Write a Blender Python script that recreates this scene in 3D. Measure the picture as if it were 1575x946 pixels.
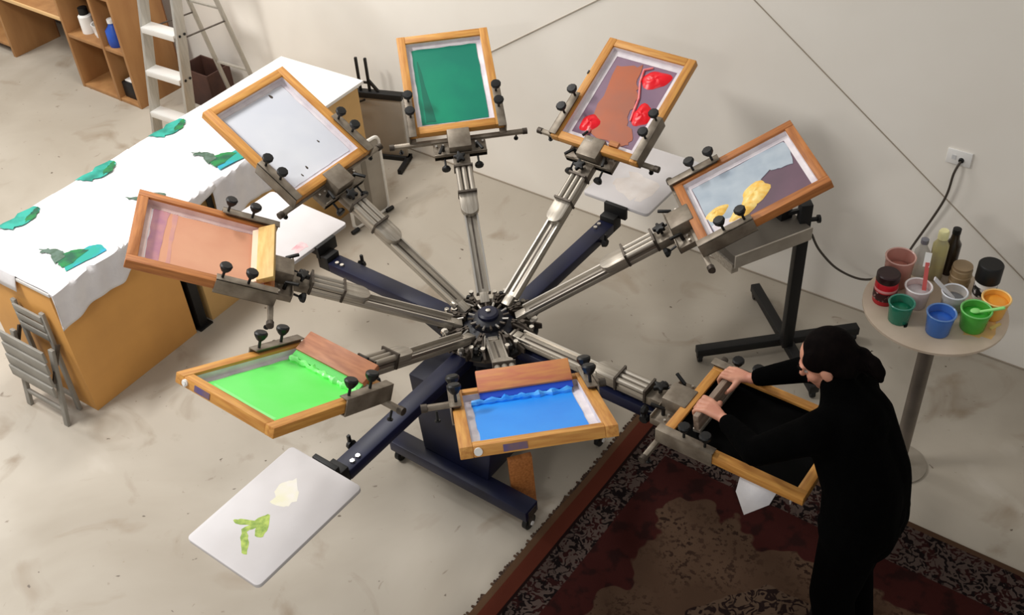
import bpy, bmesh, math, random
from mathutils import Vector, Matrix, Euler
random.seed(7)
for o in list(bpy.data.objects):
    bpy.data.objects.remove(o)
SC = bpy.context.scene
COL = SC.collection

# ------------------------------------------------------------------ camera
CY, CZ, YAW, PITCH, ROLL, FPX = -3.8818, 4.2784, .0293, .7036, -.075, 1666.67
fw = Vector((math.sin(YAW)*math.cos(PITCH), math.cos(YAW)*math.cos(PITCH), -math.sin(PITCH)))
rt = fw.cross(Vector((0, 0, 1))).normalized()
up = rt.cross(fw)
rt, up = rt*math.cos(ROLL)+up*math.sin(ROLL), up*math.cos(ROLL)-rt*math.sin(ROLL)
cd = bpy.data.cameras.new('camera')
cam = bpy.data.objects.new('camera', cd)
COL.objects.link(cam)
cam.matrix_world = Matrix(((rt.x, up.x, -fw.x, 0), (rt.y, up.y, -fw.y, CY), (rt.z, up.z, -fw.z, CZ), (0, 0, 0, 1)))
cd.sensor_width = 36
cd.lens = FPX*36/1575
cd.clip_end = 60
SC.camera = cam

# ------------------------------------------------------------------ light
SC.view_settings.view_transform = 'Standard'
SC.view_settings.look = 'None'
SC.view_settings.gamma = 1
SC.view_settings.use_curve_mapping = False
SC.view_settings.exposure = 0.0
wd = bpy.data.worlds.new('world')
SC.world = wd
wd.use_nodes = True
wd.node_tree.nodes['Background'].inputs[0].default_value = (1.0, .985, .96, 1)
wd.node_tree.nodes['Background'].inputs[1].default_value = .41


def ceiling_lamp(name, loc, power, size, color=(1, .975, .94)):
    l = bpy.data.lights.new(name, 'AREA')
    l.energy = power
    l.shape = 'RECTANGLE'
    l.size, l.size_y = size
    l.color = color
    o = bpy.data.objects.new(name, l)
    COL.objects.link(o)
    o.location = loc
    return o


ceiling_lamp('ceiling_lamp', (-3.7, .2, 5.0), 215, (.45, 1.3))
ceiling_lamp('ceiling_lamp', (-2.6, -5.6, 5.0), 95, (1.3, .45))
ceiling_lamp('ceiling_lamp', (-1.6, 2.6, 5.0), 100, (.45, 1.3))
ceiling_lamp('ceiling_lamp', (-6.0, 4.0, 4.6), 185, (.45, 1.3))


# ------------------------------------------------------------------ helpers
def lin(c):
    return tuple(((v/255)/12.92 if v/255 <= .04045 else ((v/255+.055)/1.055)**2.4) for v in c)


def mat(name, c1, c2=None, scale=6, rough=.6, metal=0., bump=0., bscale=None, stretch=(1, 1, 1), detail=4, lo=.35, hi=.65, alpha=1, trans=0, coat=0, ior=1.45):
    m = bpy.data.materials.new(name)
    m.use_nodes = True
    nt = m.node_tree
    b = nt.nodes['Principled BSDF']
    b.inputs['Roughness'].default_value = rough
    b.inputs['Metallic'].default_value = metal
    b.inputs['Base Color'].default_value = lin(c1)+(1,)
    b.inputs['Alpha'].default_value = alpha
    b.inputs['IOR'].default_value = ior
    if trans:
        b.inputs['Transmission Weight'].default_value = trans
    if coat:
        b.inputs['Coat Weight'].default_value = coat
    if c2 is not None or bump:
        tc = nt.nodes.new('ShaderNodeTexCoord')
        mp = nt.nodes.new('ShaderNodeMapping')
        mp.inputs['Scale'].default_value = stretch
        nt.links.new(tc.outputs['Object'], mp.inputs[0])
    if c2 is not None:
        n = nt.nodes.new('ShaderNodeTexNoise')
        n.inputs['Scale'].default_value = scale
        n.inputs['Detail'].default_value = detail
        nt.links.new(mp.outputs[0], n.inputs['Vector'])
        r = nt.nodes.new('ShaderNodeValToRGB')
        r.color_ramp.elements[0].position = lo
        r.color_ramp.elements[1].position = hi
        r.color_ramp.elements[0].color = lin(c1)+(1,)
        r.color_ramp.elements[1].color = lin(c2)+(1,)
        nt.links.new(n.outputs['Fac'], r.inputs[0])
        nt.links.new(r.outputs[0], b.inputs['Base Color'])
    if bump:
        n2 = nt.nodes.new('ShaderNodeTexNoise')
        n2.inputs['Scale'].default_value = bscale or scale*4
        nt.links.new(mp.outputs[0], n2.inputs['Vector'])
        bp = nt.nodes.new('ShaderNodeBump')
        bp.inputs['Strength'].default_value = bump
        bp.inputs['Distance'].default_value = .01
        nt.links.new(n2.outputs['Fac'], bp.inputs['Height'])
        nt.links.new(bp.outputs[0], b.inputs['Normal'])
    return m


class MB:
    """collects shapes into one mesh"""

    def __init__(s):
        s.v, s.f = [], []

    def add(s, vs, fs, M=None):
        k = len(s.v)
        s.v += [tuple(M @ Vector(v)) if M else tuple(v) for v in vs]
        s.f += [tuple(i+k for i in f) for f in fs]
        return s

    def box(s, x0, x1, y0, y1, z0, z1, M=None):
        vs = [(x, y, z) for x in (x0, x1) for y in (y0, y1) for z in (z0, z1)]
        return s.add(vs, [(0, 1, 3, 2), (4, 6, 7, 5), (0, 4, 5, 1), (2, 3, 7, 6), (0, 2, 6, 4), (1, 5, 7, 3)], M)

    def beam(s, a, b, w, h, upv=(0, 0, 1)):
        a, b = Vector(a), Vector(b)
        d = (b-a)
        L = d.length
        d = d/L
        y = Vector(upv).cross(d)
        if y.length < 1e-4:
            y = Vector((0, 1, 0))
        y.normalize()
        z = d.cross(y)
        M = Matrix(((d.x, y.x, z.x, a.x), (d.y, y.y, z.y, a.y), (d.z, y.z, z.z, a.z), (0, 0, 0, 1)))
        return s.box(0, L, -w/2, w/2, -h/2, h/2, M)

    def cyl(s, a, b, r0, r1=None, n=14):
        if r1 is None:
            r1 = r0
        a, b = Vector(a), Vector(b)
        d = (b-a).normalized()
        x = d.orthogonal().normalized()
        y = d.cross(x)
        vs = []
        for p, r in ((a, r0), (b, r1)):
            for i in range(n):
                t = 2*math.pi*i/n
                vs.append(p+x*r*math.cos(t)+y*r*math.sin(t))
        fs = [(i, (i+1) % n, n+(i+1) % n, n+i) for i in range(n)]
        fs += [tuple(range(n-1, -1, -1)), tuple(range(n, 2*n))]
        return s.add(vs, fs)

    def tube(s, pts, r, n=8, closed=False):
        pts = [Vector(p) for p in pts]
        N = len(pts)
        vs = []
        px = None
        for i, p in enumerate(pts):
            if closed:
                d = pts[(i+1) % N]-pts[i-1]
            else:
                d = pts[min(i+1, N-1)]-pts[max(i-1, 0)]
            d.normalize()
            x = d.orthogonal().normalized() if px is None else (px-d*px.dot(d)).normalized()
            px = x
            y = d.cross(x)
            rr = r[i] if isinstance(r, (list, tuple)) else r
            for k in range(n):
                t = 2*math.pi*k/n
                vs.append(p+x*rr*math.cos(t)+y*rr*math.sin(t))
        fs = []
        for i in range(N if closed else N-1):
            a, b = i*n, ((i+1) % N)*n
            fs += [(a+k, a+(k+1) % n, b+(k+1) % n, b+k) for k in range(n)]
        if not closed:
            fs += [tuple(range(n-1, -1, -1)), tuple(range((N-1)*n, N*n))]
        return s.add(vs, fs)

    def lathe(s, prof, n=24, c=(0, 0, 0), M=None, caps=True):
        vs = []
        for r, z in prof:
            for k in range(n):
                t = 2*math.pi*k/n
                vs.append((c[0]+max(r, 1e-5)*math.cos(t), c[1]+max(r, 1e-5)*math.sin(t), c[2]+z))
        fs = []
        for i in range(len(prof)-1):
            fs += [(i*n+k, i*n+(k+1) % n, (i+1)*n+(k+1) % n, (i+1)*n+k) for k in range(n)]
        if caps:
            fs += [tuple(range(n-1, -1, -1)), tuple(range((len(prof)-1)*n, len(prof)*n))]
        return s.add(vs, fs, M)

    def prism(s, poly, z0, z1, M=None):
        n = len(poly)
        vs = [(p[0], p[1], z0) for p in poly]+[(p[0], p[1], z1) for p in poly]
        fs = [(i, (i+1) % n, n+(i+1) % n, n+i) for i in range(n)]+[tuple(range(n-1, -1, -1)), tuple(range(n, 2*n))]
        return s.add(vs, fs, M)

    def sphere(s, c, r, nu=14, nv=9, M=None):
        if not isinstance(r, (tuple, list)):
            r = (r, r, r)
        vs = [(c[0], c[1], c[2]+r[2])]
        for j in range(1, nv):
            ph = math.pi*j/nv
            for i in range(nu):
                t = 2*math.pi*i/nu
                vs.append((c[0]+r[0]*math.sin(ph)*math.cos(t), c[1]+r[1]*math.sin(ph)*math.sin(t), c[2]+r[2]*math.cos(ph)))
        vs.append((c[0], c[1], c[2]-r[2]))
        fs = [(0, 1+i, 1+(i+1) % nu) for i in range(nu)]
        for j in range(nv-2):
            a = 1+j*nu
            fs += [(a+i, a+nu+i, a+nu+(i+1) % nu, a+(i+1) % nu) for i in range(nu)]
        a = 1+(nv-2)*nu
        fs += [(a+i, len(vs)-1, a+(i+1) % nu) for i in range(nu)]
        return s.add(vs, fs, M)

    def cap(s, a, b, ra, rb=None, n=14):
        """tapered capsule"""
        rb = ra if rb is None else rb
        s.cyl(a, b, ra, rb, n)
        s.sphere(a, ra, n, 8)
        s.sphere(b, rb, n, 8)
        return s

    def grid(s, P, nu, nv):
        """P(u,v)->point over 0..1, single sheet"""
        vs = [P(i/nu, j/nv) for i in range(nu+1) for j in range(nv+1)]
        fs = [(i*(nv+1)+j, (i+1)*(nv+1)+j, (i+1)*(nv+1)+j+1, i*(nv+1)+j+1) for i in range(nu) for j in range(nv)]
        return s.add(vs, fs)

    def mesh(s, name, m, bevel=0, smooth=True, angle=40, seg=2):
        me = bpy.data.meshes.new(name)
        me.from_pydata(s.v, [], s.f)
        bm = bmesh.new()
        bm.from_mesh(me)
        bmesh.ops.recalc_face_normals(bm, faces=bm.faces)
        if bevel:
            ed = [e for e in bm.edges if len(e.link_faces) == 2 and e.calc_face_angle(0) > .6]
            bmesh.ops.bevel(bm, geom=ed, offset=bevel, segments=seg, profile=.5, affect='EDGES', clamp_overlap=True)
        bm.to_mesh(me)
        bm.free()
        if smooth:
            me.polygons.foreach_set('use_smooth', [True]*len(me.polygons))
            me.set_sharp_from_angle(angle=math.radians(angle))
        me.materials.append(m)
        return me

    def build(s, name, m, parent=None, **k):
        return link(name, s.mesh(name, m, **k), parent)


def link(name, me, parent=None, loc=None, rot=None):
    o = bpy.data.objects.new(name, me)
    COL.objects.link(o)
    if parent is not None:
        o.parent = parent
    if loc is not None:
        o.location = loc
    if rot is not None:
        o.rotation_euler = rot
    return o


def thing(name, label, cat, loc=(0, 0, 0), rz=0, group=None, M=None):
    o = bpy.data.objects.new(name, None)
    o.empty_display_size = .1
    COL.objects.link(o)
    if M is not None:
        o.matrix_world = M
    else:
        o.location = loc
        o.rotation_euler = (0, 0, rz)
    return tag(o, label, cat, group)


def tag(o, label, cat, group=None, kind=None):
    o['label'] = label
    o['category'] = cat
    if group:
        o['group'] = group
    if kind:
        o['kind'] = kind
    return o


def struct(o):
    o['kind'] = 'structure'
    return o


def frame_matrix(o, x, y):
    x, y = Vector(x).normalized(), Vector(y)
    z = x.cross(y).normalized()
    y = z.cross(x)
    return Matrix(((x.x, y.x, z.x, o[0]), (x.y, y.y, z.y, o[1]), (x.z, y.z, z.z, o[2]), (0, 0, 0, 1)))


def blob_poly(pts, amp=.006, sub=4, seed=0):
    """densify a polygon with a wobbly edge"""
    rnd = random.Random(seed)
    out = []
    for i, p in enumerate(pts):
        q = pts[(i+1) % len(pts)]
        for k in range(sub):
            t = k/sub
            out.append((p[0]*(1-t)+q[0]*t+rnd.uniform(-amp, amp), p[1]*(1-t)+q[1]*t+rnd.uniform(-amp, amp)))
    return out


def round_rect(x0, x1, y0, y1, r, n=5):
    out = []
    for cx, cy, a in ((x1-r, y1-r, 0), (x0+r, y1-r, 90), (x0+r, y0+r, 180), (x1-r, y0+r, 270)):
        for k in range(n+1):
            t = math.radians(a+90*k/n)
            out.append((cx+r*math.cos(t), cy+r*math.sin(t)))
    return out


def mound(mb, cx, cy, rx, ry, h, z0=0, seed=0, n=22, rings=5, rot=0):
    """puddle of thick ink with an irregular outline"""
    rnd = random.Random(seed)
    ph = [rnd.uniform(0, 6.28) for _ in range(4)]
    vs = [(cx, cy, z0+h)]
    for j in range(1, rings+1):
        q = j/rings
        for i in range(n):
            t = 2*math.pi*i/n
            w = 1+.10*math.sin(2*t+ph[0])+.08*math.sin(3*t+ph[1])+.06*math.sin(5*t+ph[2])
            x, y = rx*q*w*math.cos(t), ry*q*w*math.sin(t)
            z = z0+h*(1-q**3)*(1+.25*math.sin(4*t+ph[3]+5*q))
            if j == rings:
                z = z0-.001
            vs.append((cx+x*math.cos(rot)-y*math.sin(rot), cy+x*math.sin(rot)+y*math.cos(rot), z))
    fs = [(0, 1+i, 1+(i+1) % n) for i in range(n)]
    for j in range(rings-1):
        a = 1+j*n
        fs += [(a+i, a+n+i, a+n+(i+1) % n, a+(i+1) % n) for i in range(n)]
    fs.append(tuple(1+(rings-1)*n+i for i in range(n-1, -1, -1)))
    mb.add(vs, fs)
    return mb


# wall frame: E1 runs along the wall to the right, E2 points into the wall
E1 = Vector((.762, -.648, 0)).normalized()
E2 = Vector((-E1.y, E1.x, 0))
WALL_E2 = 2.050


def wp(a, b, z):
    v = E1*a+E2*b
    return Vector((v.x, v.y, z))


WM = frame_matrix((0, 0, 0), E1, E2)

# ------------------------------------------------------------------ materials
MW = {}
MW['steel'] = mat('brushed_aluminium', (180, 172, 160), (152, 144, 132), 30, .38, .55, stretch=(.2, 3, 3))
MW['steel_bright'] = mat('bright_steel', (205, 200, 192), rough=.28, metal=.9)
MW['steel_dark'] = mat('dark_steel', (92, 84, 76), (70, 62, 55), 20, .5, .6)
MW['clamp'] = mat('clamp_metal', (138, 128, 114), (112, 101, 88), 18, .42, .4)
MW['black'] = mat('black_plastic', (7, 7, 8), rough=.5)
MW['black_metal'] = mat('black_painted_steel', (10, 10, 11), (16, 15, 15), 12, .55)
MW['navy'] = mat('navy_paint', (15, 21, 54), (9, 12, 34), 5, .42)
MW['navy_dark'] = mat('dark_navy_paint', (11, 13, 30), (7, 8, 18), 5, .45)
MW['white_plastic'] = mat('white_plastic', (232, 230, 226), rough=.5)
for ax, st in (('x', (1.2, 14, 14)), ('y', (14, 1.2, 14))):
    MW['wood_'+ax] = mat('frame_wood_'+ax, (214, 158, 80), (176, 112, 48), 6, .5, stretch=st, detail=6, lo=.3, hi=.75, bump=.08)
    MW['wood_red_'+ax] = mat('reddish_frame_wood_'+ax, (192, 124, 66), (146, 84, 38), 6, .5, stretch=st, detail=6, lo=.3, hi=.75, bump=.08)
MW['tape'] = mat('white_tape', (232, 226, 228), (214, 206, 212), 14, .55)
MW['tape_pink'] = mat('pink_tinted_tape', (232, 206, 200), (214, 182, 178), 14, .55)
MW['cloth'] = mat('white_cotton', (238, 236, 238), (228, 226, 230), 9, .9, bump=.12, bscale=60)
MW['skin'] = mat('skin', (205, 148, 122), (192, 130, 108), 14, .5)
MW['hair'] = mat('black_hair', (8, 5, 5), (14, 9, 8), 40, .8, stretch=(1, 1, .2))
MW['knit'] = mat('black_knit', (2, 2, 2), (3, 3, 3), 30, 1., bump=.15, bscale=150)
MW['trouser'] = mat('black_trousers', (2, 2, 2), (3, 3, 3), 20, 1.)
for k_ in ('knit', 'trouser', 'hair'):
    MW[k_].node_tree.nodes['Principled BSDF'].inputs['Specular IOR Level'].default_value = .05

# ------------------------------------------------------------------ the setting


def floor_material():
    m = bpy.data.materials.new('concrete_floor')
    m.use_nodes = True
    nt = m.node_tree
    N, Lk = nt.nodes, nt.links
    b = N['Principled BSDF']
    tc = N.new('ShaderNodeTexCoord')

    def noise(sc, det=4, dist=0.):
        n = N.new('ShaderNodeTexNoise')
        n.inputs['Scale'].default_value = sc
        n.inputs['Detail'].default_value = det
        n.inputs['Distortion'].default_value = dist
        Lk.new(tc.outputs['Object'], n.inputs['Vector'])
        return n

    def ramp(src, a, bb, ca=(0, 0, 0, 1), cb=(1, 1, 1, 1)):
        r = N.new('ShaderNodeValToRGB')
        r.color_ramp.elements[0].position, r.color_ramp.elements[1].position = a, bb
        r.color_ramp.elements[0].color, r.color_ramp.elements[1].color = ca, cb
        Lk.new(src, r.inputs[0])
        return r

    def mix(f, a, bb, fac=None):
        x = N.new('ShaderNodeMix')
        x.data_type = 'RGBA'
        if fac is None:
            Lk.new(f, x.inputs[0])
        else:
            x.inputs[0].default_value = fac
        Lk.new(a, x.inputs[6])
        if hasattr(bb, 'node'):
            Lk.new(bb, x.inputs[7])
        else:
            x.inputs[7].default_value = bb
        return x.outputs[2]
    base = ramp(noise(.8, 6, .6).outputs['Fac'], .3, .72, lin((152, 142, 127))+(1,), lin((183, 175, 162))+(1,))
    c = mix(ramp(noise(2.2, 5, 1.2).outputs['Fac'], .58, .78).outputs[0], base.outputs[0], lin((136, 120, 100))+(1,))
    c = mix(ramp(noise(1.1, 6, .4).outputs['Fac'], .66, .85).outputs[0], c, lin((205, 199, 190))+(1,))
    c = mix(ramp(noise(17, 2, .3).outputs['Fac'], .735, .765).outputs[0], c, lin((96, 84, 72))+(1,))
    c = mix(ramp(noise(6.5, 3, 2.5).outputs['Fac'], .70, .80).outputs[0], c, lin((122, 108, 92))+(1,))
    Lk.new(c, b.inputs['Base Color'])
    Lk.new(ramp(noise(3, 4).outputs['Fac'], .3, .7, (.42, .42, .42, 1), (.62, .62, .62, 1)).outputs[0], b.inputs['Roughness'])
    return m


fl = MB().box(-9, 9, -8, 9, -.1, 0).build('floor', floor_material(), smooth=False)
struct(fl)
fl['label'] = 'pale stained polished concrete floor of the workshop'
wall = MB().box(-8.5, 8.5, WALL_E2, WALL_E2+.18, 0, 5.2).build('wall_back', mat('wall_paint', (238, 233, 224), (232, 226, 216), 1.2, .8), smooth=False)
wall.matrix_world = WM
struct(wall)
wall['label'] = 'cream painted wall behind the press'
# dark seam where the wall meets the floor, and the two slanting seams on the wall
bb_ = MB().box(-8.5, 8.5, WALL_E2-.006, WALL_E2-.0005, 0, .011).build('baseboard_back', mat('floor_seam', (158, 147, 132), rough=.8), smooth=False)
bb_.matrix_world = WM
struct(bb_)
seam = mat('wall_seam', (164, 153, 138), rough=.8)
for i, (a, za, b, zb) in enumerate(((-1.75, .85, .05, 2.03), (-.05, 1.997, 2.5, .176))):
    t = MB().beam((a, WALL_E2-.002, za), (b, WALL_E2-.002, zb), .0035, .011, upv=(0, 1, 0))
    o = t.build('trim_%d' % (i+1), seam, smooth=False)
    o.matrix_world = WM
    struct(o)
    o['label'] = 'thin dark seam slanting across the cream wall'


# ------------------------------------------------------------------ rug
def rug_material():
    m = bpy.data.materials.new('persian_rug')
    m.use_nodes = True
    nt = m.node_tree
    N, Lk = nt.nodes, nt.links
    b = N['Principled BSDF']
    b.inputs['Roughness'].default_value = .95
    b.inputs['Specular IOR Level'].default_value = .1
    tc = N.new('ShaderNodeTexCoord')
    sp = N.new('ShaderNodeSeparateXYZ')
    Lk.new(tc.outputs['Object'], sp.inputs[0])

    def math_(op, a, bb=None):
        x = N.new('ShaderNodeMath')
        x.operation = op
        for i, q in enumerate((a, bb)):
            if q is None:
                continue
            if isinstance(q, (int, float)):
                x.inputs[i].default_value = q
            else:
                Lk.new(q, x.inputs[i])
        return x.outputs[0]

    def noise(sc, det=3):
        n = N.new('ShaderNodeTexNoise')
        n.inputs['Scale'].default_value = sc
        n.inputs['Detail'].default_value = det
        Lk.new(tc.outputs['Object'], n.inputs['Vector'])
        return n.outputs['Fac']

    def curl(sc):
        n = N.new('ShaderNodeTexNoise')
        n.inputs['Scale'].default_value = sc
        n.inputs['Detail'].default_value = 1.0
        n.inputs['Distortion'].default_value = 1.6
        Lk.new(tc.outputs['Object'], n.inputs['Vector'])
        return n.outputs['Fac']

    def vor(sc, feat='F1'):
        n = N.new('ShaderNodeTexVoronoi')
        n.inputs['Scale'].default_value = sc
        n.feature = feat
        Lk.new(tc.outputs['Object'], n.inputs['Vector'])
        return n.outputs['Distance']

    def step(v, a, w=.002):
        x = N.new('ShaderNodeMapRange')
        Lk.new(v, x.inputs[0])
        x.inputs[1].default_value, x.inputs[2].default_value = a-w, a+w
        return x.outputs[0]

    def mix(f, a, bb):
        x = N.new('ShaderNodeMix')
        x.data_type = 'RGBA'
        Lk.new(f, x.inputs[0])
        for k, q in ((6, a), (7, bb)):
            if isinstance(q, tuple):
                x.inputs[k].default_value = lin(q)+(1,)
            else:
                Lk.new(q, x.inputs[k])
        return x.outputs[2]
    ny = math_('MULTIPLY', sp.outputs[1], -1)
    dx = math_('MINIMUM', sp.outputs[0], math_('SUBTRACT', 3.0, sp.outputs[0]))
    d = math_('MINIMUM', dx, ny)
    speck = mix(step(curl(30), .50, .03), (74, 62, 57), mix(step(noise(12), .52, .03), (16, 9, 9), (40, 16, 14)))
    fine = mix(step(noise(45, 2), .57, .04), (76, 58, 45), (36, 23, 17))
    brown = mix(step(noise(2.6, 3), .52, .10), fine, (68, 50, 38))
    dark = mix(step(curl(22), .50, .04), (78, 62, 50), (28, 17, 15))
    red = mix(step(noise(11, 4), .56, .05), (50, 19, 16), (34, 14, 12))
    wob = math_('MULTIPLY', math_('SUBTRACT', noise(4.5, 2), .5), .42)
    dd = math_('ADD', d, wob)
    # medallion in the middle
    cx = math_('SUBTRACT', sp.outputs[0], 1.35)
    cy = math_('ADD', sp.outputs[1], 1.05)
    rr = math_('SQRT', math_('ADD', math_('MULTIPLY', cx, cx), math_('MULTIPLY', math_('MULTIPLY', cy, cy), 1.4)))
    rr = math_('ADD', rr, math_('MULTIPLY', wob, .8))
    field = mix(step(dd, .47, .006), red, mix(step(rr, .46, .006), dark, brown))
    field = mix(step(rr, .20, .006), red, field)
    c = mix(step(d, .27), speck, field)
    c = mix(step(dx, .125), (26, 13, 11), c)
    c = mix(step(dx, .11), (88, 42, 30), c)
    c = mix(step(dx, .035), (92, 68, 50), c)
    c = mix(step(ny, .03), (74, 54, 40), c)
    Lk.new(c, b.inputs['Base Color'])
    bp = N.new('ShaderNodeBump')
    bp.inputs['Strength'].default_value = .3
    bp.inputs['Distance'].default_value = .004
    Lk.new(noise(180, 2), bp.inputs['Height'])
    Lk.new(bp.outputs[0], b.inputs['Normal'])
    return m


RUG0 = wp(.472, .70, 0)
rug = thing('rug', 'dark red patterned rug with speckled border under the person', 'rug', M=frame_matrix(RUG0, E1, E2))
mb = MB()
# gently wavy pile sheet with thickness
NU, NV = 60, 44
for top in (1, 0):
    mb.grid(lambda u, v: (u*3.0, -v*2.3, (.012+.004*math.sin(u*23+v*5)*math.sin(v*17)) if top else .0005), NU, NV)
mb.build('pile', rug_material(), rug)
fr = MB()
rnd = random.Random(3)
for i in range(150):
    y = -.01-i*2.28/150
    if rnd.random() < .25:
        continue
    l = rnd.uniform(.008, .022)
    a = rnd.uniform(-.4, .4)
    fr.cyl((.004, y, .006), (-l*math.cos(a), y+l*math.sin(a), .003), .008, .006, 6)
f_ = fr.build('fringe', mat('rug_fringe', (88, 66, 50), (54, 38, 30), 30, .95), rug)
f_['kind'] = 'stuff'

# ------------------------------------------------------------------ press
HZ = .90          # pivot height
A0 = 1.6422       # azimuth of first head
T0, S0, LL0 = .4708, .9551, .6184
RP = .10
#      tilt   s     w     L    tangential
VAR = [(-.007, .024, -.023, -.007, .001),
       (.047, -.005, .017, .006, .006),
       (.017, .001, .005, -.008, -.031),
       (-.029, -.019, 0, -.006, .011),
       (-.006, .021, .014, -.005, .021),
       (-.032, .007, -.016, .017, .015),
       (-.024, .006, .001, -.011, -.006),
       (.010, -.034, -.005, .014, -.011)]


def head_matrix(k):
    a = A0+k*math.pi/4
    t = (0 if k == 5 else T0)+(VAR[k][0] if k != 5 else .002)
    u = Vector((math.cos(a), math.sin(a), 0))
    v = Vector((-math.sin(a), math.cos(a), 0))
    d = u*math.cos(t)+Vector((0, 0, math.sin(t)))
    return frame_matrix((u.x*RP, u.y*RP, HZ), d, v)


press = thing('screen_printing_press', 'navy eight-arm rotary screen printing press with silver arms in the middle of the room', 'press')

# base: two foot bars on casters, joined by a cross bar, box column between
BM = WM
for sgn in (-1, 1):
    ob = MB().box(-.435, .435, sgn*.325-.05, sgn*.325+.05, .095, .165).build('foot_bar', MW['navy'], press, bevel=.006)
    ob.matrix_local = BM
o = MB().box(-.06, .06, -.30, .30, .10, .17).build('cross_bar', MW['navy'], press, bevel=.005)
o.matrix_local = BM
mb = MB()
mb.add([(-.25, -.31, .165), (.16, -.31, .165), (.16, .31, .165), (-.25, .31, .165), (-.32, -.27, .62), (.19, -.25, .62), (.19, .30, .62), (-.32, .30, .62)],
       [(0, 1, 2, 3), (4, 7, 6, 5), (0, 4, 5, 1), (1, 5, 6, 2), (2, 6, 7, 3), (3, 7, 4, 0)])
o = mb.build('column_cabinet', MW['navy'], press, bevel=.008)
o.matrix_local = BM
o = MB().lathe([(.11, .60), (.11, .74), (.16, .76), (.16, .80), (.10, .80)], 28).build('column', MW['navy_dark'], press)
# casters
for sx in (-1, 1):
    for sy in (-1, 1):
        c = MB()
        x, y = sx*.41, sy*.325
        c.cyl((x-.012, y, .042), (x+.012, y, .042), .042, n=18)
        o = c.build('caster', MW['black'], press)
        o.matrix_local = BM
        q = MB().box(x-.02, x-.015, y-.02, y+.02, .035, .095).box(x+.015, x+.02, y-.02, y+.02, .035, .095).box(x-.02, x+.02, y-.022, y+.022, .088, .096)
        q = q.build('caster_fork', MW['steel_dark'], o)
        z = MB().cyl((x-.025, y, .042), (x+.025, y, .042), .012).build('axle_cap', MW['white_plastic'], o)
# end labels on foot bar
for sx in (-1, 1):
    o = MB().box(sx*.4355-.003, sx*.4355+.003, -.325-.03, -.325+.03, .105, .15).build('end_plate', MW['steel_dark'], press)
    o.matrix_local = BM

# hub
hub = MB().lathe([(.20, .80), (.20, .83), (.13, .84), (.12, .90), (.085, .912), (.075, .940), (.055, .950), (.02, .955), (.0, .955)], 32)
hub = hub.build('hub', MW['navy_dark'], press, angle=30)
o = MB().lathe([(.050, .945), (.050, .966), (.040, .974), (.0, .976)], 24).build('hub_cap', MW['navy'], hub, angle=30)
o = MB().lathe([(.012, .975), (.012, .983), (.0, .985)], 6).build('hub_nut', MW['steel_bright'], hub)
for k in range(16):
    a = A0+k*math.pi/8
    o = MB().cyl((math.cos(a)*.066, math.sin(a)*.066, .938), (math.cos(a)*.098, math.sin(a)*.098, .944), .006, n=8).build('hub_bolt', MW['steel_bright'] if k % 2 else MW['steel_dark'], hub)
ring = MB().lathe([(.215, .845), (.225, .85), (.225, .865), (.215, .87), (.16, .87), (.16, .845)], 40).build('hub_ring', MW['steel_dark'], press)
# pivot brackets, springs and stop bolts between arms
for k in range(8):
    a = A0+k*math.pi/4
    M = Matrix.Rotation(a, 4, 'Z')
    b = MB()
    for s in (-1, 1):
        b.prism([(.10, .87), (.245, .87), (.245, .895), (.16, .935), (.10, .935)], s*.052-.005, s*.052+.005,
                Matrix(((1, 0, 0, 0), (0, 0, 1, 0), (0, 1, 0, 0), (0, 0, 0, 1))))
    b.cyl((.15, -.066, .905), (.15, .066, .905), .009)
    br = b.build('pivot_bracket', MW['steel_dark'], press)
    br.matrix_local = M
    for s in (-1, 1):
        q = MB().cyl((.15, s*.066, .905), (.15, s*.082, .905), .014, n=6).build('pivot_nut', MW['steel_bright'], br)
    q = MB().cyl((.215, .0, .86), (.215, 0, .885), .012, n=10).cyl((.215, 0, .885), (.215, 0, .895), .02, .016, 8).build('stop_bolt', MW['steel_bright'], br)
    # return spring beside the arm
    pts = []
    for i in range(49):
        t = i/48
        pts.append((.105+.09*t, .079+.007*math.cos(t*2*math.pi*8), .905-.015*t+.007*math.sin(t*2*math.pi*8)))
    q = MB().tube(pts, .003, 5).build('return_spring', MW['clamp'], br)
    q = MB().cyl((.19, -.085, .87), (.19, -.085, .905), .007, n=8).cyl((.19, -.085, .905), (.19, -.085, .922), .016, .010, 8).build('adjuster', MW['black'], br)

for k in range(8):
    a = A0+(k+.5)*math.pi/4
    M = Matrix.Rotation(a, 4, 'Z')
    g = MB().box(.11, .235, -.022, .022, .865, .885).build('spacer_block', MW['black_metal'], press, bevel=.002)
    g.matrix_local = M
    for s, r_, h_ in ((-1, .215, .055), (1, .205, .045), (0, .165, .060)):
        MB().cyl((r_, s*.026, .87), (r_, s*.026, .87+h_), .0065, n=8).cyl((r_, s*.026, .87+h_), (r_, s*.026, .882+h_), .012, n=6).build('hub_stud', MW['steel_bright'] if s else MW['steel_dark'], g)
    MB().cyl((.12, .012, .925), (.20, .03, .905), .006, n=8).build('link_rod', MW['steel_bright'], g)
    MB().cyl((.12, -.012, .925), (.20, -.03, .905), .006, n=8).build('link_rod', MW['steel_dark'], g)

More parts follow.
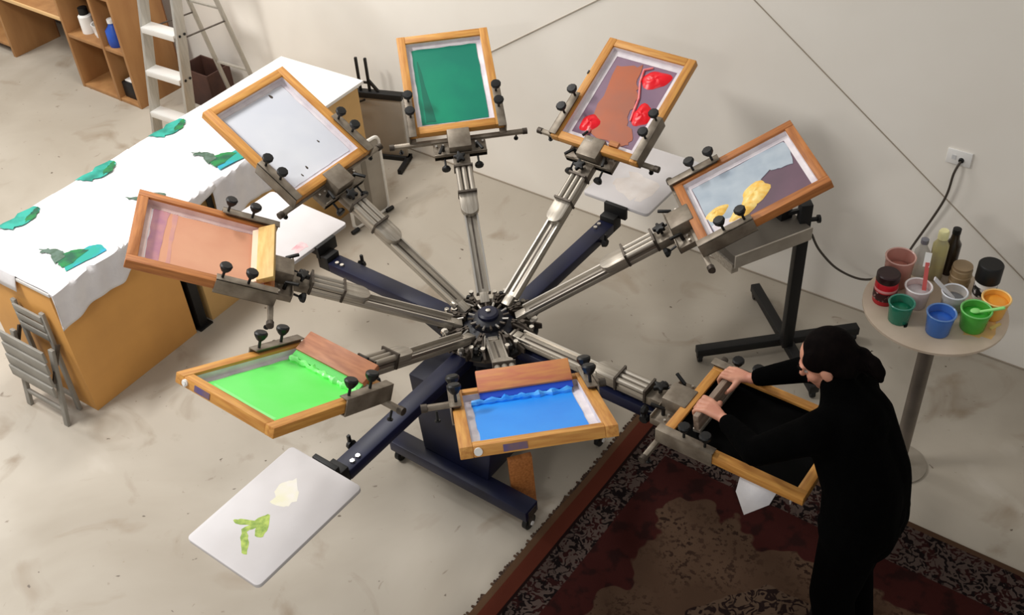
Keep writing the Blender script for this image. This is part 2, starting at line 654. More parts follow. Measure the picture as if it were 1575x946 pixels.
# ---------------- print heads
hm = {}
hm['arm'] = MB().box(.085, .80, -.036, .036, -.018, .006).box(.035, .09, -.022, .022, -.014, .012).mesh('print_arm', MW['steel'], bevel=.002)
hm['rail'] = MB().box(.085, .80, -.004, .004, .006, .022).mesh('rail', MW['steel_bright'])
hm['groove'] = MB().box(.11, .79, -.0045, .0045, .006, .0075).mesh('centre_groove', MW['steel_dark'])
pl = [(.55+.045*math.cos(t), .045*math.sin(t)) for t in [math.radians(90+180*i/12) for i in range(13)]]+[(.63, -.045), (.63, .045)]
hm['cap'] = MB().prism(pl, .006, .045).mesh('end_cap', MW['steel'], bevel=.003)
hm['block'] = MB().box(.625, .635, -.048, .048, -.01, .062).mesh('spring_end_plate', MW['steel_dark'])
hm['rod'] = MB().cyl((.63, 0, .04), (.78, 0, .04), .0135, n=12).mesh('spring_rod', MW['steel'])
hm['neck'] = MB().box(.785, .87, -.042, .042, -.015, .03).mesh('neck_block', MW['clamp'], bevel=.003)
star = []
for i in range(20):
    t = 2*math.pi*i/20
    r = .031 if (i % 4) in (0, 1) else .019
    star.append((r*math.cos(t), r*math.sin(t)))
hm['star'] = MB().prism(star, .055, .075).cyl((0, 0, .02), (0, 0, .056), .007).mesh('star_knob', MW['black'], bevel=.002)
hm['plate'] = MB().box(.862, .95, -.135, .135, -.01, .022).box(.862, .868, -.135, .135, -.01, .04).mesh('head_plate', MW['clamp'], bevel=.002)
hm['cover'] = MB().box(.872, .985, -.058, .058, .02, .085).mesh('head_cover', MW['clamp'], bevel=.005)
hm['lever'] = MB().cyl((.90, 0, .02), (.90, 0, .055), .009, n=10).beam((.905, 0, .058), (.85, .022, .078), .014, .011).mesh('lever', MW['black'], bevel=.002)
hm['bar'] = MB().box(.945, .967, -.335, .335, .008, .030).mesh('cross_bar', MW['clamp'], bevel=.002)
hm['barcap'] = MB().cyl((.956, -.012, .019), (.956, .012, .019), .017, n=10).mesh('bar_cap', MW['steel_dark'])
hm['barscrew'] = MB().cyl((.956, 0, .0), (.956, 0, -.035), .005, n=8).cyl((.956, 0, -.035), (.956, 0, -.042), .012, n=8).mesh('bar_screw', MW['black'])
# side clamp: C channel, y=0 at the outer face of the screen frame, open towards -y
hm['clamp'] = MB().box(.945, 1.205, 0, .006, .026, .098).box(.945, 1.205, -.036, .006, .093, .098).box(.945, 1.205, -.030, .006, .026, .031).mesh('side_clamp', MW['clamp'], bevel=.0015)
hm['clampbar'] = MB().box(.96, 1.19, -.032, -.006, .0835, .090).mesh('clamp_jaw', MW['steel_dark'])
hm['knob'] = MB().cyl((0, 0, .09), (0, 0, .135), .006, n=8).lathe([(.010, .128), (.017, .135), (.026, .150), (.027, .160), (.022, .166), (.0, .167)], 10).mesh('clamp_knob', MW['black'], angle=30)
hm['under'] = MB().cyl((.862, 0, .005), (.82, 0, -.004), .0055, n=8).lathe([(.008, 0), (.021, .012), (.024, .024), (.02, .03), (.0, .031)], 9, M=Matrix.Translation((.826, 0, -.004)) @ Matrix.Rotation(-math.pi/2, 4, 'Y')).mesh('adjusting_knob', MW['black'], angle=30)
hm['screwset'] = MB().cyl((0, 0, .02), (0, 0, .034), .006, n=6).mesh('plate_bolt', MW['steel_bright'])


def sub(key, parent, loc=(0, 0, 0), rot=None, sc=None):
    me = hm[key]
    o = link(me.name, me, parent, loc, rot)
    if sc:
        o.scale = sc
    return o


for k in range(8):
    M = head_matrix(k)
    dt, ds, dw, dL, tg = VAR[k]
    w = .51+dw
    arm = link('print_arm', hm['arm'], press)
    arm.matrix_local = M
    for s in (-1, 1):
        sub('rail', arm, (0, s*.030, 0))
        sub('lever', arm, (0, s*.088, 0), None, (1, s, 1))
        sub('under', arm, (0, s*.085, 0))
        sub('barcap', arm, (0, s*.345, 0))
        sub('barscrew', arm, (0, s*.30, 0))
        sub('screwset', arm, (.925, s*.085, 0))
        sub('screwset', arm, (.925, s*.12, 0))
        c = sub('clamp', arm, (ds*.5, tg+s*(w/2+.002), 0), None, (1, s, 1))
        j = sub('clampbar', arm, (ds*.5, tg+s*(w/2+.002), 0), None, (1, s, 1))
        for kx in (1.065, 1.170):
            sub('knob', arm, (kx+ds*.5+.012*math.sin(5*k+9*kx), tg+s*(w/2-.016), 0), (0, 0, kx*9+k))
    sub('groove', arm)
    sub('cap', arm)
    sub('block', arm)
    sub('block', arm, (.15, 0, 0))
    for y in (-.03, 0, .03):
        sub('rod', arm, (0, y, 0))
    sub('neck', arm)
    sub('star', arm, (.825, .012, 0), (0, 0, k*1.3))
    sub('plate', arm)
    sub('cover', arm)
    sub('bar', arm)

# ---------------- platen arms and platens
PA = [A0+(k)*math.pi/4 for k in (1, 3, 5, 7)]
pmat = mat('platen_board', (212, 209, 210), (202, 198, 198), 3, .75)
gusset = MB().prism([(.14, .62), (.20, .62), (.62, .80), (.14, .80)], -.012, .012, Matrix(((1, 0, 0, 0), (0, 0, 1, 0), (0, 1, 0, 0), (0, 0, 0, 1)))).mesh('gusset', MW['navy_dark'])
pa_me = MB().box(.12, 1.03, -.046, .046, .80, .858).mesh('platen_arm', MW['navy'], bevel=.006)
br_me = MB().box(1.080, 1.104, -.085, .05, .865, .937).box(1.03, 1.104, -.044, .044, .80, .885).mesh('end_bracket', MW['black_metal'], bevel=.003)
sup_me = MB().box(1.104, 1.52, -.03, .03, .865, .905).box(1.13, 1.16, -.15, .15, .905, .915).box(1.45, 1.48, -.15, .15, .905, .915).mesh('platen_support', MW['black_metal'])
kn_me = MB().cyl((.90, -.046, .83), (.90, -.066, .83), .008).cyl((.90, -.066, .83), (.90, -.085, .83), .026, .02, 8).beam((.90, -.078, .83), (.90, -.078, .885), .014, .012, upv=(0, 1, 0)).mesh('clamp_handle', MW['black'])
bo_me = MB().cyl((0, 0, .857), (0, 0, .868), .011, n=6).mesh('arm_bolt', MW['steel_bright'])
pl_me = MB().prism(round_rect(1.106, 1.683, -.203, .203, .022), .915, .935).mesh('platen', pmat, bevel=.003)
plat = []
for a in PA:
    R = Matrix.Rotation(a, 4, 'Z')
    ar = link('platen_arm', pa_me, press)
    ar.matrix_local = R
    link('gusset', gusset, ar)
    link('end_bracket', br_me, ar)
    link('platen_support', sup_me, ar)
    link('clamp_handle', kn_me, ar)
    for x in (.95, .985):
        link('arm_bolt', bo_me, ar, (x, .02, 0))
    p = link('platen', pl_me, press)
    p.matrix_local = R
    plat.append(p)
# leaf left printed on the empty platen at lower left, smears on two others
leafm = mat('leaf_green_ink', (176, 196, 92), (120, 150, 60), 40, .6)
paleleaf = mat('pale_yellow_ink', (222, 219, 192), (226, 222, 216), 14, .6)
p = plat[1]
o = MB().prism(blob_poly([(1.36, -.01), (1.41, .035), (1.455, .05), (1.47, .02), (1.44, -.01), (1.475, -.02), (1.50, .02), (1.55, .055), (1.555, .035), (1.52, -.01), (1.475, -.05), (1.44, -.035), (1.47, -.09), (1.465, -.115), (1.44, -.09), (1.42, -.04), (1.385, -.03)], .004, 3, 2), .9345, .9355).build('leaf_print', leafm, p)
o.location = (.055, 0, 0)
o = MB().prism(blob_poly([(1.22, -.06), (1.30, .03), (1.36, .02), (1.37, -.05), (1.29, -.10)], .01, 4, 5), .9345, .9352).build('faint_print', paleleaf, p)
pinkm = mat('pink_stain', (214, 150, 158), (224, 205, 205), 16, .6)
o = MB().prism(blob_poly([(1.14, .05), (1.20, .06), (1.21, .12), (1.15, .13)], .012, 4, 8), .9345, .9355).build('pink_stain', pinkm, plat[0])
o = MB().prism(blob_poly([(1.2, -.14), (1.38, -.1), (1.45, .06), (1.28, .1), (1.18, 0)], .03, 4, 8), .9345, .9352).build('faint_stain', mat('faint_stain', (206, 196, 188), (222, 216, 212), 8, .6), plat[3])

# ------------------------------------------------------------------ screens
inkm = {
    0: mat('dark_green_ink', (6, 138, 104), (4, 120, 98), 3, .38),
    1: mat('pale_emulsion', (216, 219, 226), (206, 210, 220), 3, .5),
    2: mat('peach_ink', (216, 160, 128), (206, 146, 116), 3, .45),
    3: mat('bright_green_ink', (92, 232, 88), (112, 236, 112), 3, .42),
    4: mat('blue_ink', (22, 138, 240), (40, 152, 248), 3, .38),
    5: mat('black_ink', (2, 2, 2), rough=.8),
    6: mat('mauve_mesh', (112, 84, 100), (98, 76, 90), 4, .5),
    7: mat('mauve_grey_mesh', (136, 108, 128), (122, 96, 118), 4, .5),
}
inkm[5].node_tree.nodes['Principled BSDF'].inputs['Specular IOR Level'].default_value = .1
SL = ['wooden screen filled with dark green ink, raised straight away from the camera',
      'wooden screen with blank white mesh, raised over the white table',
      'wooden screen with peach ink, raised at the far left beside the table',
      'wooden screen filled with bright lime green ink, raised at lower left',
      'wooden screen filled with bright blue ink, nearest to the camera',
      'wooden screen filled with black ink, lowered flat under the person',
      'wooden screen with yellow ink blobs and pale film on mauve mesh',
      'wooden screen with red ink blobs on brown and mauve mesh']
FW, FH = .044, .042
screens = []
for k in range(8):
    dt, ds, dw, dL, tg = VAR[k]
    w, L = .51+dw, LL0+dL
    s0 = S0+ds
    M = head_matrix(k) @ Matrix.Translation((s0, tg, .08-FH))
    sc = thing('printing_screen', SL[k], 'screen', M=M, group='wooden printing screens on the press arms')
    screens.append((sc, w, L, s0))
    red = 'wood_red_' if k in (2, 6) else 'wood_'
    for s in (-1, 1):
        MB().box(0, L, min(s*w/2, s*(w/2-FW)), max(s*w/2, s*(w/2-FW)), 0, FH).build('frame_bar', MW[red+'x'], sc, bevel=.003)
    MB().box(.0005, FW, -w/2+FW, w/2-FW, .0005, FH-.0005).build('frame_bar', MW[red+'y'], sc, bevel=.003)
    MB().box(L-FW, L-.0005, -w/2+FW, w/2-FW, .0005, FH-.0005).build('frame_bar', MW[red+'y'], sc, bevel=.003)
    a, b, h = FW, L-FW, w/2-FW
    # mesh cloth across the frame
    MB().box(a, b, -h, h, .002, .004).build('mesh_cloth', inkm[k] if k in (5, 6, 7) else MW['tape'], sc, smooth=False)
    # tape border lining the inside, running up the inner sides of the frame
    tp = MB()
    tw = {0: .020, 1: .022, 2: .024, 3: .02, 4: .022, 5: .015, 6: .026, 7: .032}[k]
    ti = .0015
    hi = FH*.72
    tp.box(a, b, -h, -h+tw, .004, .006).box(a, b, h-tw, h, .004, .006).box(a, a+tw, -h+tw, h-tw, .004, .006).box(b-tw, b, -h+tw, h-tw, .004, .006)
    tp.box(a, b, -h, -h+ti, .006, hi).box(a, b, h-ti, h, .006, hi).box(a, a+ti, -h+ti, h-ti, .006, hi).box(b-ti, b, -h+ti, h-ti, .006, hi)
    tp.build('tape_border', MW['tape_pink'] if k == 2 else (inkm[5] if k == 5 else MW['tape']), sc, smooth=False)
    q = tw+.004
    if k in (0, 1, 2, 3, 4, 5):
        e = {0: .002, 1: .001, 2: .003, 3: .004, 4: .006, 5: -.010}[k]
        pts = [(a+q+e*1.5, -h+q+e), (b-q-e, -h+q+e), (b-q-e, h-q-e), (a+q+e*1.5, h-q-e)]
        MB().prism(blob_poly(pts, .0025, 10, k), .0042, .0075).build('ink_film', inkm[k], sc, smooth=False)
    if k == 0:
        MB().prism(blob_poly([(a+.04, h-.05), (a+.04, h-.10), (b-.10, h-.052), (b-.10, h-.045)], .002, 5, 1), .0076, .0082).build('ink_streak', mat('deep_green_ink', (0, 104, 82), rough=.4), sc)
    if k == 2:
        MB().prism(blob_poly([(b-.10, -h+.03), (b-.032, -h+.03), (b-.032, h-.035), (b-.085, h-.035)], .006, 8, 3), .0076, .0082).build('purple_streak', mat('purple_stain', (166, 112, 138), (190, 136, 138), 12, .5), sc)
        MB().prism(blob_poly([(b-.135, -h+.03), (b-.115, -h+.03), (b-.115, h-.035), (b-.128, h-.035)], .004, 8, 4), .0076, .0080).build('mauve_streak', mat('mauve_stain', (192, 138, 138), (206, 150, 132), 12, .5), sc)
        MB().prism(blob_poly([(a+.03, -h+.03), (a+.045, -h+.03), (a+.05, h-.035), (a+.035, h-.035)], .006, 8, 4), .0076, .012).build('ink_bead', mat('peach_bead', (206, 140, 116), (226, 178, 150), 22, .4), sc)
    if k == 3:
        MB().prism(blob_poly([(b-.06, h-.05), (b-.04, h-.05), (b-.05, -h+.05), (b-.06, -h+.05)], .003, 5, 1), .0076, .0081).build('ink_streak', mat('pale_green_ink', (140, 240, 140), rough=.45), sc)
    if k == 1:
        for (x, y, r) in ((.12, .06, .006), (b-.05, -.1, .008), (.2, -.1, .005), (.1, .11, .005)):
            mb = MB()
            mound(mb, x, y, r*2, r, .001, .0076, seed=int(x*1000))
            mb.build('grey_speck', MW['steel_dark'], sc)
    if k == 6:
        # pale film reaching from the near left corner to the far left
        MB().prism(blob_poly([(a+.03, h-.03), (b-.03, h-.03), (b-.028, h-.12), (b-.045, h-.20), (b-.10, h-.195), (b-.15, h-.165), (b-.20, h-.20), (a+.30, h-.25), (a+.24, h-.30), (a+.13, h-.36), (a+.03, h-.385)], .004, 4, 3), .0042, .007).build('pale_film', mat('pale_blue_film', (178, 190, 200), (158, 172, 186), 9, .45), sc, smooth=False)
        yl = mat('yellow_ink', (250, 196, 84), (255, 224, 140), 30, .35)
        for i, (x, y, rx, ry, rot) in enumerate(((.31, -.055, .085, .058, .5), (.225, -.125, .070, .042, .3), (.125, -.055, .060, .038, .1))):
            mb = MB()
            mound(mb, x, y, rx, ry, .014, .006, seed=20+i, rot=rot)
            mb.build('yellow_ink', yl, sc)
        MB().prism(blob_poly([(a+.035, -h+.03), (a+.15, -h+.025), (a+.16, -h+.075), (a+.07, -h+.10), (a+.035, -h+.085)], .003, 4, 3), .0072, .010).build('pale_scrap', MW['tape'], sc)
    if k == 7:
        MB().prism(blob_poly([(.075, -.10), (.10, .10), (.20, .125), (.50, .14), (.54, .02), (.44, -.01), (.36, -.05), (.22, -.07), (.12, -.16)], .01, 5, 3), .0042, .0062).build('brown_ink', mat('brown_ink', (178, 92, 52), (160, 92, 66), 5, .45), sc)
        rd = mat('red_ink', (238, 22, 40), (226, 14, 30), 12, .3)
        pk = mat('pink_ink_ridge', (240, 150, 150), (240, 90, 96), 30, .4)
        for i, (x, y, rx, ry, rot) in enumerate(((.485, -.091, .052, .078, .2), (.275, -.125, .062, .052, .3), (.15, .109, .055, .048, 0))):
            mb = MB()
            mound(mb, x, y, rx, ry, .014, .0055, seed=40+i, rot=rot)
            mb.build('red_ink', rd, sc)
        MB().tube([(.545, -.045, .008), (.52, -.005, .009), (.45, -.02, .009), (.36, -.062, .009), (.28, -.075, .008), (.225, -.085, .008)], [.005, .007, .006, .006, .007, .004], 6).build('ink_ridge', pk, sc)
        MB().tube([(a+.03, .10, .009), (a+.06, .09, .010), (a+.09, .10, .009)], [.008, .012, .007], 6).build('ink_ridge', pk, sc)
        MB().box(a-.01, a+.012, .02, .055, .03, .047).build('tape_scrap', MW['white_plastic'], sc)
        MB().tube([(a+.02, .10, .02), (a+.05, .085, .022)], .007, 6).build('dark_clip', MW['black'], sc)
        MB().box(a+.002, a+.03, -.12, -.07, .03, .05).build('brown_chip', MW['wood_red_y'], sc)
    if k in (3, 4):
        # white plug and purple smear on the outer end bar, as on the two nearest frames
        y = h*.85 if k == 3 else -h*.85
        y = -w/2+.055 if k == 3 else -w/2+.06
        MB().cyl((L-.002, y, FH*.5), (L+.006, y, FH*.5), .014, n=16).build('white_plug', MW['white_plastic'], sc)
        MB().box(L-.001, L+.002, (-.12 if k == 4 else -.15), (-.04 if k == 4 else -.07), .008, FH-.010).build('purple_smear', mat('purple_smear', (96, 84, 128), (130, 100, 90), 20, .6), sc)
    if k == 3:
        MB().cyl((L+.004, -w/2+.055, FH*.5), (L+.010, -w/2+.055, FH*.5), .009, n=12).build('plug_cap', MW['white_plastic'], sc)
    if k == 7:
        MB().box(L*.62, L*.62+.02, w/2-.004, w/2+.004, .02, .045).build('dark_notch', MW['black'], sc)

# ink beads along squeegees (part of the screens' ink)
for k in (3, 4):
    sc, w, L, s0 = screens[k]
    h = w/2-FW
    pts, rr = [], []
    for i in range(25):
        t = i/24
        pts.append((FW+.062+.004*math.sin(i*2.1), -h+.03+(2*h-.06)*t, .013+.002*math.sin(i*3.3)))
        rr.append(.013+.004*math.sin(i*1.7)+.002*math.sin(i*4.1))
    MB().tube(pts, rr, 8).build('ink_bead', mat('ink_bead_%s' % ('green' if k == 3 else 'blue'), (150, 250, 150) if k == 3 else (84, 176, 250), (110, 238, 104) if k == 3 else (30, 140, 244), 25, .3), sc)

# ------------------------------------------------------------------ squeegees
SQ = {2: ('pale wooden squeegee resting at the inner end of the peach screen', (216, 182, 116), (200, 160, 92), .385, .105),
      3: ('brown wooden squeegee leaning at the inner end of the lime green screen', (176, 116, 80), (150, 92, 62), .365, .125),
      4: ('orange-brown wooden squeegee leaning at the inner end of the blue screen', (206, 140, 84), (192, 112, 84), .355, .125)}
for k, (lb, c1, c2, wd_, ht) in SQ.items():
    sc, w, L, s0 = screens[k]
    dt, ds, dw, dL, tg = VAR[k]
    # blade edge stands on the mesh, handle leans back over the inner frame bar
    e = .006
    p0 = Vector((FW+.048, 0, .0085))
    dirv = Vector((-(.062), 0, .050 if k != 2 else .042)).normalized()
    M = head_matrix(k) @ Matrix.Translation((s0, tg+(.02 if k == 4 else 0), .08-FH)) @ frame_matrix(p0, dirv, (0, 1, 0))
    sq = thing('squeegee', lb, 'squeegee', M=M, group='wooden squeegees in the screens')
    # local: x up the handle, y across, z away from the frame bar... keep it clear of the bar
    zz = -.004
    MB().box(.028, ht, -wd_/2, wd_/2, zz-.026, zz).build('handle', mat('squeegee_wood_%d' % k, c1, c2, 6, .5, stretch=(10, 1.5, 10)), sq, bevel=.004)
    MB().box(0, .035, -wd_/2+.003, wd_/2-.003, zz-.017, zz-.009).build('blade', mat('squeegee_blade_%d' % k, (226, 196, 170) if k == 2 else ((90, 200, 90) if k == 3 else (20, 70, 190)), rough=.4), sq)

# ------------------------------------------------------------------ shirt on the lowered platen
sh = MB()
R5 = Matrix.Rotation(PA[2], 4, 'Z')


def shirt_p(u, v):
    x = 1.13+u*.54
    y = -.20+v*.40
    z = .9358+.0003*math.sin(u*9+v*7)
    over = max(0, abs(y)-.21)
    if over > 0:
        z -= over*1.6
        y = math.copysign(.21+over*.25, y)
    ox = max(0, x-1.632)
    if ox > 0:
        z -= ox*1.5
        x = 1.632+ox*.2
    if over > 0:
        z -= .045*max(0, 1-abs(u-.50)*5)
    return R5 @ Vector((x, y, z))


sh.grid(shirt_p, 30, 30)
shirt5 = sh.build('t_shirt', MW['cloth'])
shirt5.modifiers.new('thickness', 'SOLIDIFY').thickness = .002
tag(shirt5, 'white shirt on the platen beneath the black screen, corner hanging out', 't-shirt')
o = MB()
o.add([R5 @ Vector(p) for p in ((1.43, -.19, .937), (1.58, -.19, .937), (1.585, -.209, .934), (1.57, -.24, .87), (1.49, -.285, .80), (1.43, -.25, .87), (1.425, -.209, .934))], [(0, 1, 2, 6), (6, 2, 3, 5), (5, 3, 4)])
o = o.build('hanging_corner', MW['cloth'], shirt5)
o.modifiers.new('thickness', 'SOLIDIFY').thickness = .003

# ------------------------------------------------------------------ long table with shirts
TA = math.radians(51.8)
TD = Vector((math.cos(TA), math.sin(TA), 0))
TN = Vector((-TD.y, TD.x, 0))
TM = frame_matrix((-2.25, .60, 0), TD, TN)     # x along table away from the camera, y across, away from the press
TZ = .87
brown = mat('brown_board', (220, 162, 88), (208, 152, 82), 3, .6)
beige = mat('beige_board', (212, 172, 112), (198, 158, 98), 3, .6)
whitetop = mat('white_table_board', (232, 230, 228), (222, 220, 218), 4, .5)
top = MB().box(-.01, 2.52, -.025, .71, TZ-.022, TZ).build('tabletop', whitetop, bevel=.002)
top.matrix_world = TM
tag(top, 'long white tabletop reaching from the folded chair towards the wall', 'tabletop')


def cabinet(x0, x1, m, label):
    c = thing('cabinet', label, 'cabinet', M=TM @ Matrix.Translation((x0, 0, 0)), group='board cabinets under the long table')
    W_ = x1-x0
    t = .018
    MB().box(0, W_, 0, t, 0, TZ-.0225).build('front_panel', m, c, bevel=.001)
    MB().box(0, t, t, .68, 0, TZ-.0225).build('side_panel', m, c, bevel=.001)
    MB().box(W_-t, W_, t, .68, 0, TZ-.0225).build('side_panel', m, c, bevel=.001)
    MB().box(t, W_-t, .662, .68, 0, TZ-.0225).build('rear_panel', m, c)
    MB().box(t, W_-t, t, .66, .05, .068).build('bottom_panel', m, c)
    return c


cabinet(0, .765, brown, 'brown board cabinet at the near end of the long table')
cabinet(.90, 2.48, beige, 'beige board cabinet under the far part of the long table')
o = MB().box(1.075, 1.115, -.034, -.026, TZ-.20, TZ-.004).build('edge_bracket', MW['black_metal'], top)
po = thing('table_post', 'black steel post between the two cabinets under the long table', 'post', M=TM @ Matrix.Translation((.832, .03, 0)))
MB().box(-.03, .03, -.03, .03, .012, TZ-.0225).build('upright', MW['black_metal'], po, bevel=.002)
MB().box(-.05, .05, -.05, .05, 0, .012).build('foot_plate', MW['black_metal'], po)
MB().box(-.05, .05, .07, .60, .02, TZ-.0225).build('web_panel', MW['black_metal'], po)

prints = mat('teal_print', (30, 150, 136), (36, 150, 184), 7, .6, lo=.50, hi=.62)
printt = mat('sea_green_print', (44, 156, 140), (18, 116, 100), 9, .6, lo=.42, hi=.62)
printg = mat('green_print', (26, 122, 62), (22, 82, 58), 16, .6, lo=.4, hi=.6)
printd = mat('grey_green_print', (86, 108, 96), (64, 88, 70), 26, .6, lo=.4, hi=.6)


def wob(x, y):
    return .0025*math.sin(9*x+4*y)+.002*math.sin(17*x-11*y+1)+.0015*math.sin(31*y+7*x)


def table_shirt(x0, x1, y0, y1, drop, zoff, label, flat=0, ledge=0):
    """sheet over the table top; part below y=-.03 falls down the near side"""
    mb = MB()
    yn = -.032

    def P(u, v):
        x = x0+(x1-x0)*u
        hang = drop*(1-.25*u-(0 if flat else .6)*max(0, u-.72)*2+.06*math.sin(u*11))
        tot = (y1-yn)+hang
        s = v*tot
        xs = 0
        if s <= (y1-yn):
            y = y1-s
            z = TZ+.004+zoff+wob(x, y)+.002
        else:
            q = s-(y1-yn)
            y = yn-.004-zoff*1.4-.012*math.sin(u*14+1)**2*min(1, q/.08)-.05*q
            z = TZ+.003+zoff-q
            xs = -.02*q/.2
        if ledge and y < .25:
            x = max(x, -.008)
        if x < -.012 and ledge:
            z -= min((-.012-x)*2.2, .12)
            x = -.018-(-.012-x)*.15
        return (x+xs, y, z)
    mb.grid(P, 40, 50)
    o = mb.build('t_shirt', MW['cloth'])
    o.matrix_world = TM
    o.modifiers.new('thickness', 'SOLIDIFY').thickness = .0025
    tag(o, label, 't-shirt', 'white printed shirts laid on the long table')
    return o


def patch(parent, pts, z, m, name, seed, amp=.010):
    mb = MB()
    poly = blob_poly(pts, amp, 4, seed)
    mb.prism(poly, z, z+.0012)
    return mb.build(name, m, parent, smooth=False)


shirts = [table_shirt(1.13, 1.76, .02, .705, .30, 0, 'white shirt with teal print, farthest of the three on the long table', flat=1),
          table_shirt(.42, 1.155, -.02, .705, .10, .005, 'white shirt with teal print, middle of the three on the long table'),
          table_shirt(-.06, .60, -.02, .70, .22, .010, 'white shirt with teal print, nearest the folded chair, hanging over the edge', ledge=1)]
for sh_, x, zo in ((shirts[0], 1.42, .0), (shirts[1], .86, .005), (shirts[2], .31, .010)):
    z = TZ+.0135+zo
    # far patch along the far edge
    patch(sh_, [(x-.10, .70), (x+.12, .70), (x+.16, .66), (x+.13, .625), (x+.10, .64), (x+.04, .59), (x-.02, .585), (x-.08, .62)], z, printt, 'teal_print', 3, .014)
    patch(sh_, [(x+.02, .60), (x+.06, .64), (x+.15, .655), (x+.12, .615), (x+.06, .58)], z+.0013, printg, 'green_print', 4, .008)
    # near patch along the near edge
    x -= .03
    if sh_ is shirts[1]:
        patch(sh_, [(x-.05, .30), (x+.0, .22), (x+.06, .20), (x+.10, .10), (x+.0, .12), (x-.04, .22)], z, printd, 'grey_green_print', 6, .008)
        continue
    patch(sh_, [(x-.13, .02), (x+.10, -.022), (x+.13, .05), (x+.08, .10), (x-.02, .08), (x-.07, .12)], z, prints, 'teal_print', 5, .006)
    patch(sh_, [(x-.10, .05), (x+.06, .06), (x+.03, .13), (x-.03, .16), (x-.08, .16), (x-.12, .10)], z+.0013, printg, 'green_print', 6, .010)
    patch(sh_, [(x-.12, .12), (x-.04, .14), (x-.02, .20), (x-.04, .26), (x-.07, .31), (x-.09, .28), (x-.07, .22)], z+.0026, printd, 'grey_green_print', 9, .009)

# ------------------------------------------------------------------ folded chair leaning on the table end
grey = mat('grey_painted_wood', (150, 146, 138), (136, 132, 124), 8, .6, stretch=(1, 8, 1))
CM = TM @ frame_matrix((-.0, .03, 0), (0, 1, 0), (-1, 0, 0))   # x across the table end, y out from it, z up
# frame_matrix gives z = x cross y ; (0,1,0)x(-1,0,0) = (0,0,1)
ch = thing('folded_chair', 'grey slatted wooden chair folded against the end of the long table', 'chair', M=CM)
for x in (.03, .36):
    MB().beam((x, .165, .0), (x, .075, .50), .036, .022, upv=(0, 1, 0)).build('leg', grey, ch, bevel=.003)
for x in (.075, .315):
    MB().beam((x, .045, .0), (x, .022, .70), .034, .020, upv=(0, 1, 0)).build('leg', grey, ch, bevel=.003)
for z, y in ((.10, .147),):
    MB().beam((.03, y, z), (.36, y, z), .018, .03).build('stretcher', grey, ch, bevel=.003)
MB().beam((.075, .042, .10), (.315, .042, .10), .018, .03).build('stretcher', grey, ch, bevel=.003)
for i in range(4):
    z = .265+i*.078
    y = .165-(z-.26)*.12
    MB().beam((.005, y, z), (.385, y, z), .016, .074).build('seat_slat', grey, ch, bevel=.004)
for i in range(3):
    z = .535+i*.062
    MB().beam((.075, .037-i*.001, z), (.315, .037-i*.001, z), .014, .045).build('back_slat', grey, ch, bevel=.003)
for x in (.03, .36):
    MB().beam((x, .135, .30), (x, .03, .50), .014, .02).build('hinge_bar', MW['steel_dark'], ch)

# ------------------------------------------------------------------ step ladder
al = mat('ladder_aluminium', (184, 180, 172), (172, 168, 160), 14, .42, .55, stretch=(6, 6, .6))
lad_o = Vector((-2.20, 3.20, 0))
LM = frame_matrix(lad_o, Vector((.80, -.60, 0)), Vector((.60, .80, 0)))
la = thing('step_ladder', 'aluminium step ladder standing open behind the long table', 'ladder', M=LM)
LH = 1.85
step_m = mat('step_aluminium', (224, 222, 218), rough=.4, metal=.3)
for s in (-1, 1):
    MB().beam((s*.20, 0, 0), (s*.15, .36, LH), .085, .026, upv=(1, 0, 0)).build('front_rail', al, la, bevel=.003)
    MB().beam((s*.18, .82, 0), (s*.14, .42, LH), .03, .022, upv=(1, 0, 0)).build('rear_rail', al, la, bevel=.003)
    MB().box(s*.20-.02, s*.20+.02, -.05, .05, 0, .03).build('rubber_foot', MW['black'], la)
    for i in range(5):
        z = .36+i*.31
        f = z/LH
        for dy in (-.02, .025):
            MB().cyl((s*(.20-.05*f+.010), .36*f+dy, z), (s*(.20-.05*f+.018), .36*f+dy, z), .010, n=8).build('rivet', MW['black'], la)
for i in range(5):
    z = .36+i*.31
    f = z/LH
    x = .20-.05*f-.012
    st = MB().box(-x, x, .36*f-.055, .36*f+.045, z-.012, z+.012).box(-x, x, .36*f-.058, .36*f-.05, z-.03, z+.012)
    st.build('step', step_m, la, bevel=.002)
for z in (.45, 1.0):
    f = z/LH
    MB().beam((-.17, .82-.40*f, z), (.17, .82-.40*f, z), .02, .014).build('rear_brace', al, la)
for s in (-1, 1):
    MB().beam((s*.175, .20, .95), (s*.165, .61, .90), .018, .005).build('spreader', MW['steel_dark'], la)
MB().box(-.17, .17, .30, .50, LH, LH+.03).build('top_cap', al, la, bevel=.004)

# ------------------------------------------------------------------ cubby shelves on the wall
shw = mat('shelf_wood', (164, 120, 74), (148, 104, 62), 3, .55, stretch=(3, 3, .6), bump=.03)
shd = mat('shelf_back', (120, 76, 42), (104, 64, 36), 4, .6)
c1 = thing('cubby_shelf', 'tall wooden cubby shelf behind the step ladder', 'shelf', M=WM @ Matrix.Translation((-5.395, 1.385, 0)))
t = .03
ZS = (0, .455, .91, 1.37)
for x in (0, .475, .735):
    MB().box(x, x+t, 0, .45, 0, 1.40).build('upright', shw, c1, bevel=.002)
for z in ZS:
    MB().box(t, .475, .004, .43, z, z+t).build('shelf_board', shw, c1, bevel=.002)
    MB().box(.475+t, .735, .004, .43, z, z+t).build('shelf_board', shw, c1, bevel=.002)
MB().box(0, .765, .45, .46, 0, 1.40).build('back_panel', shd, c1)
c2 = thing('low_shelf', 'brown wooden shelf unit at the top left corner of the room', 'shelf', M=WM @ Matrix.Translation((-7.20, 1.405, 0)))
for x in (0, .785):
    MB().box(x, x+.035, 0, .46, 0, 1.2).build('upright', shw, c2, bevel=.002)
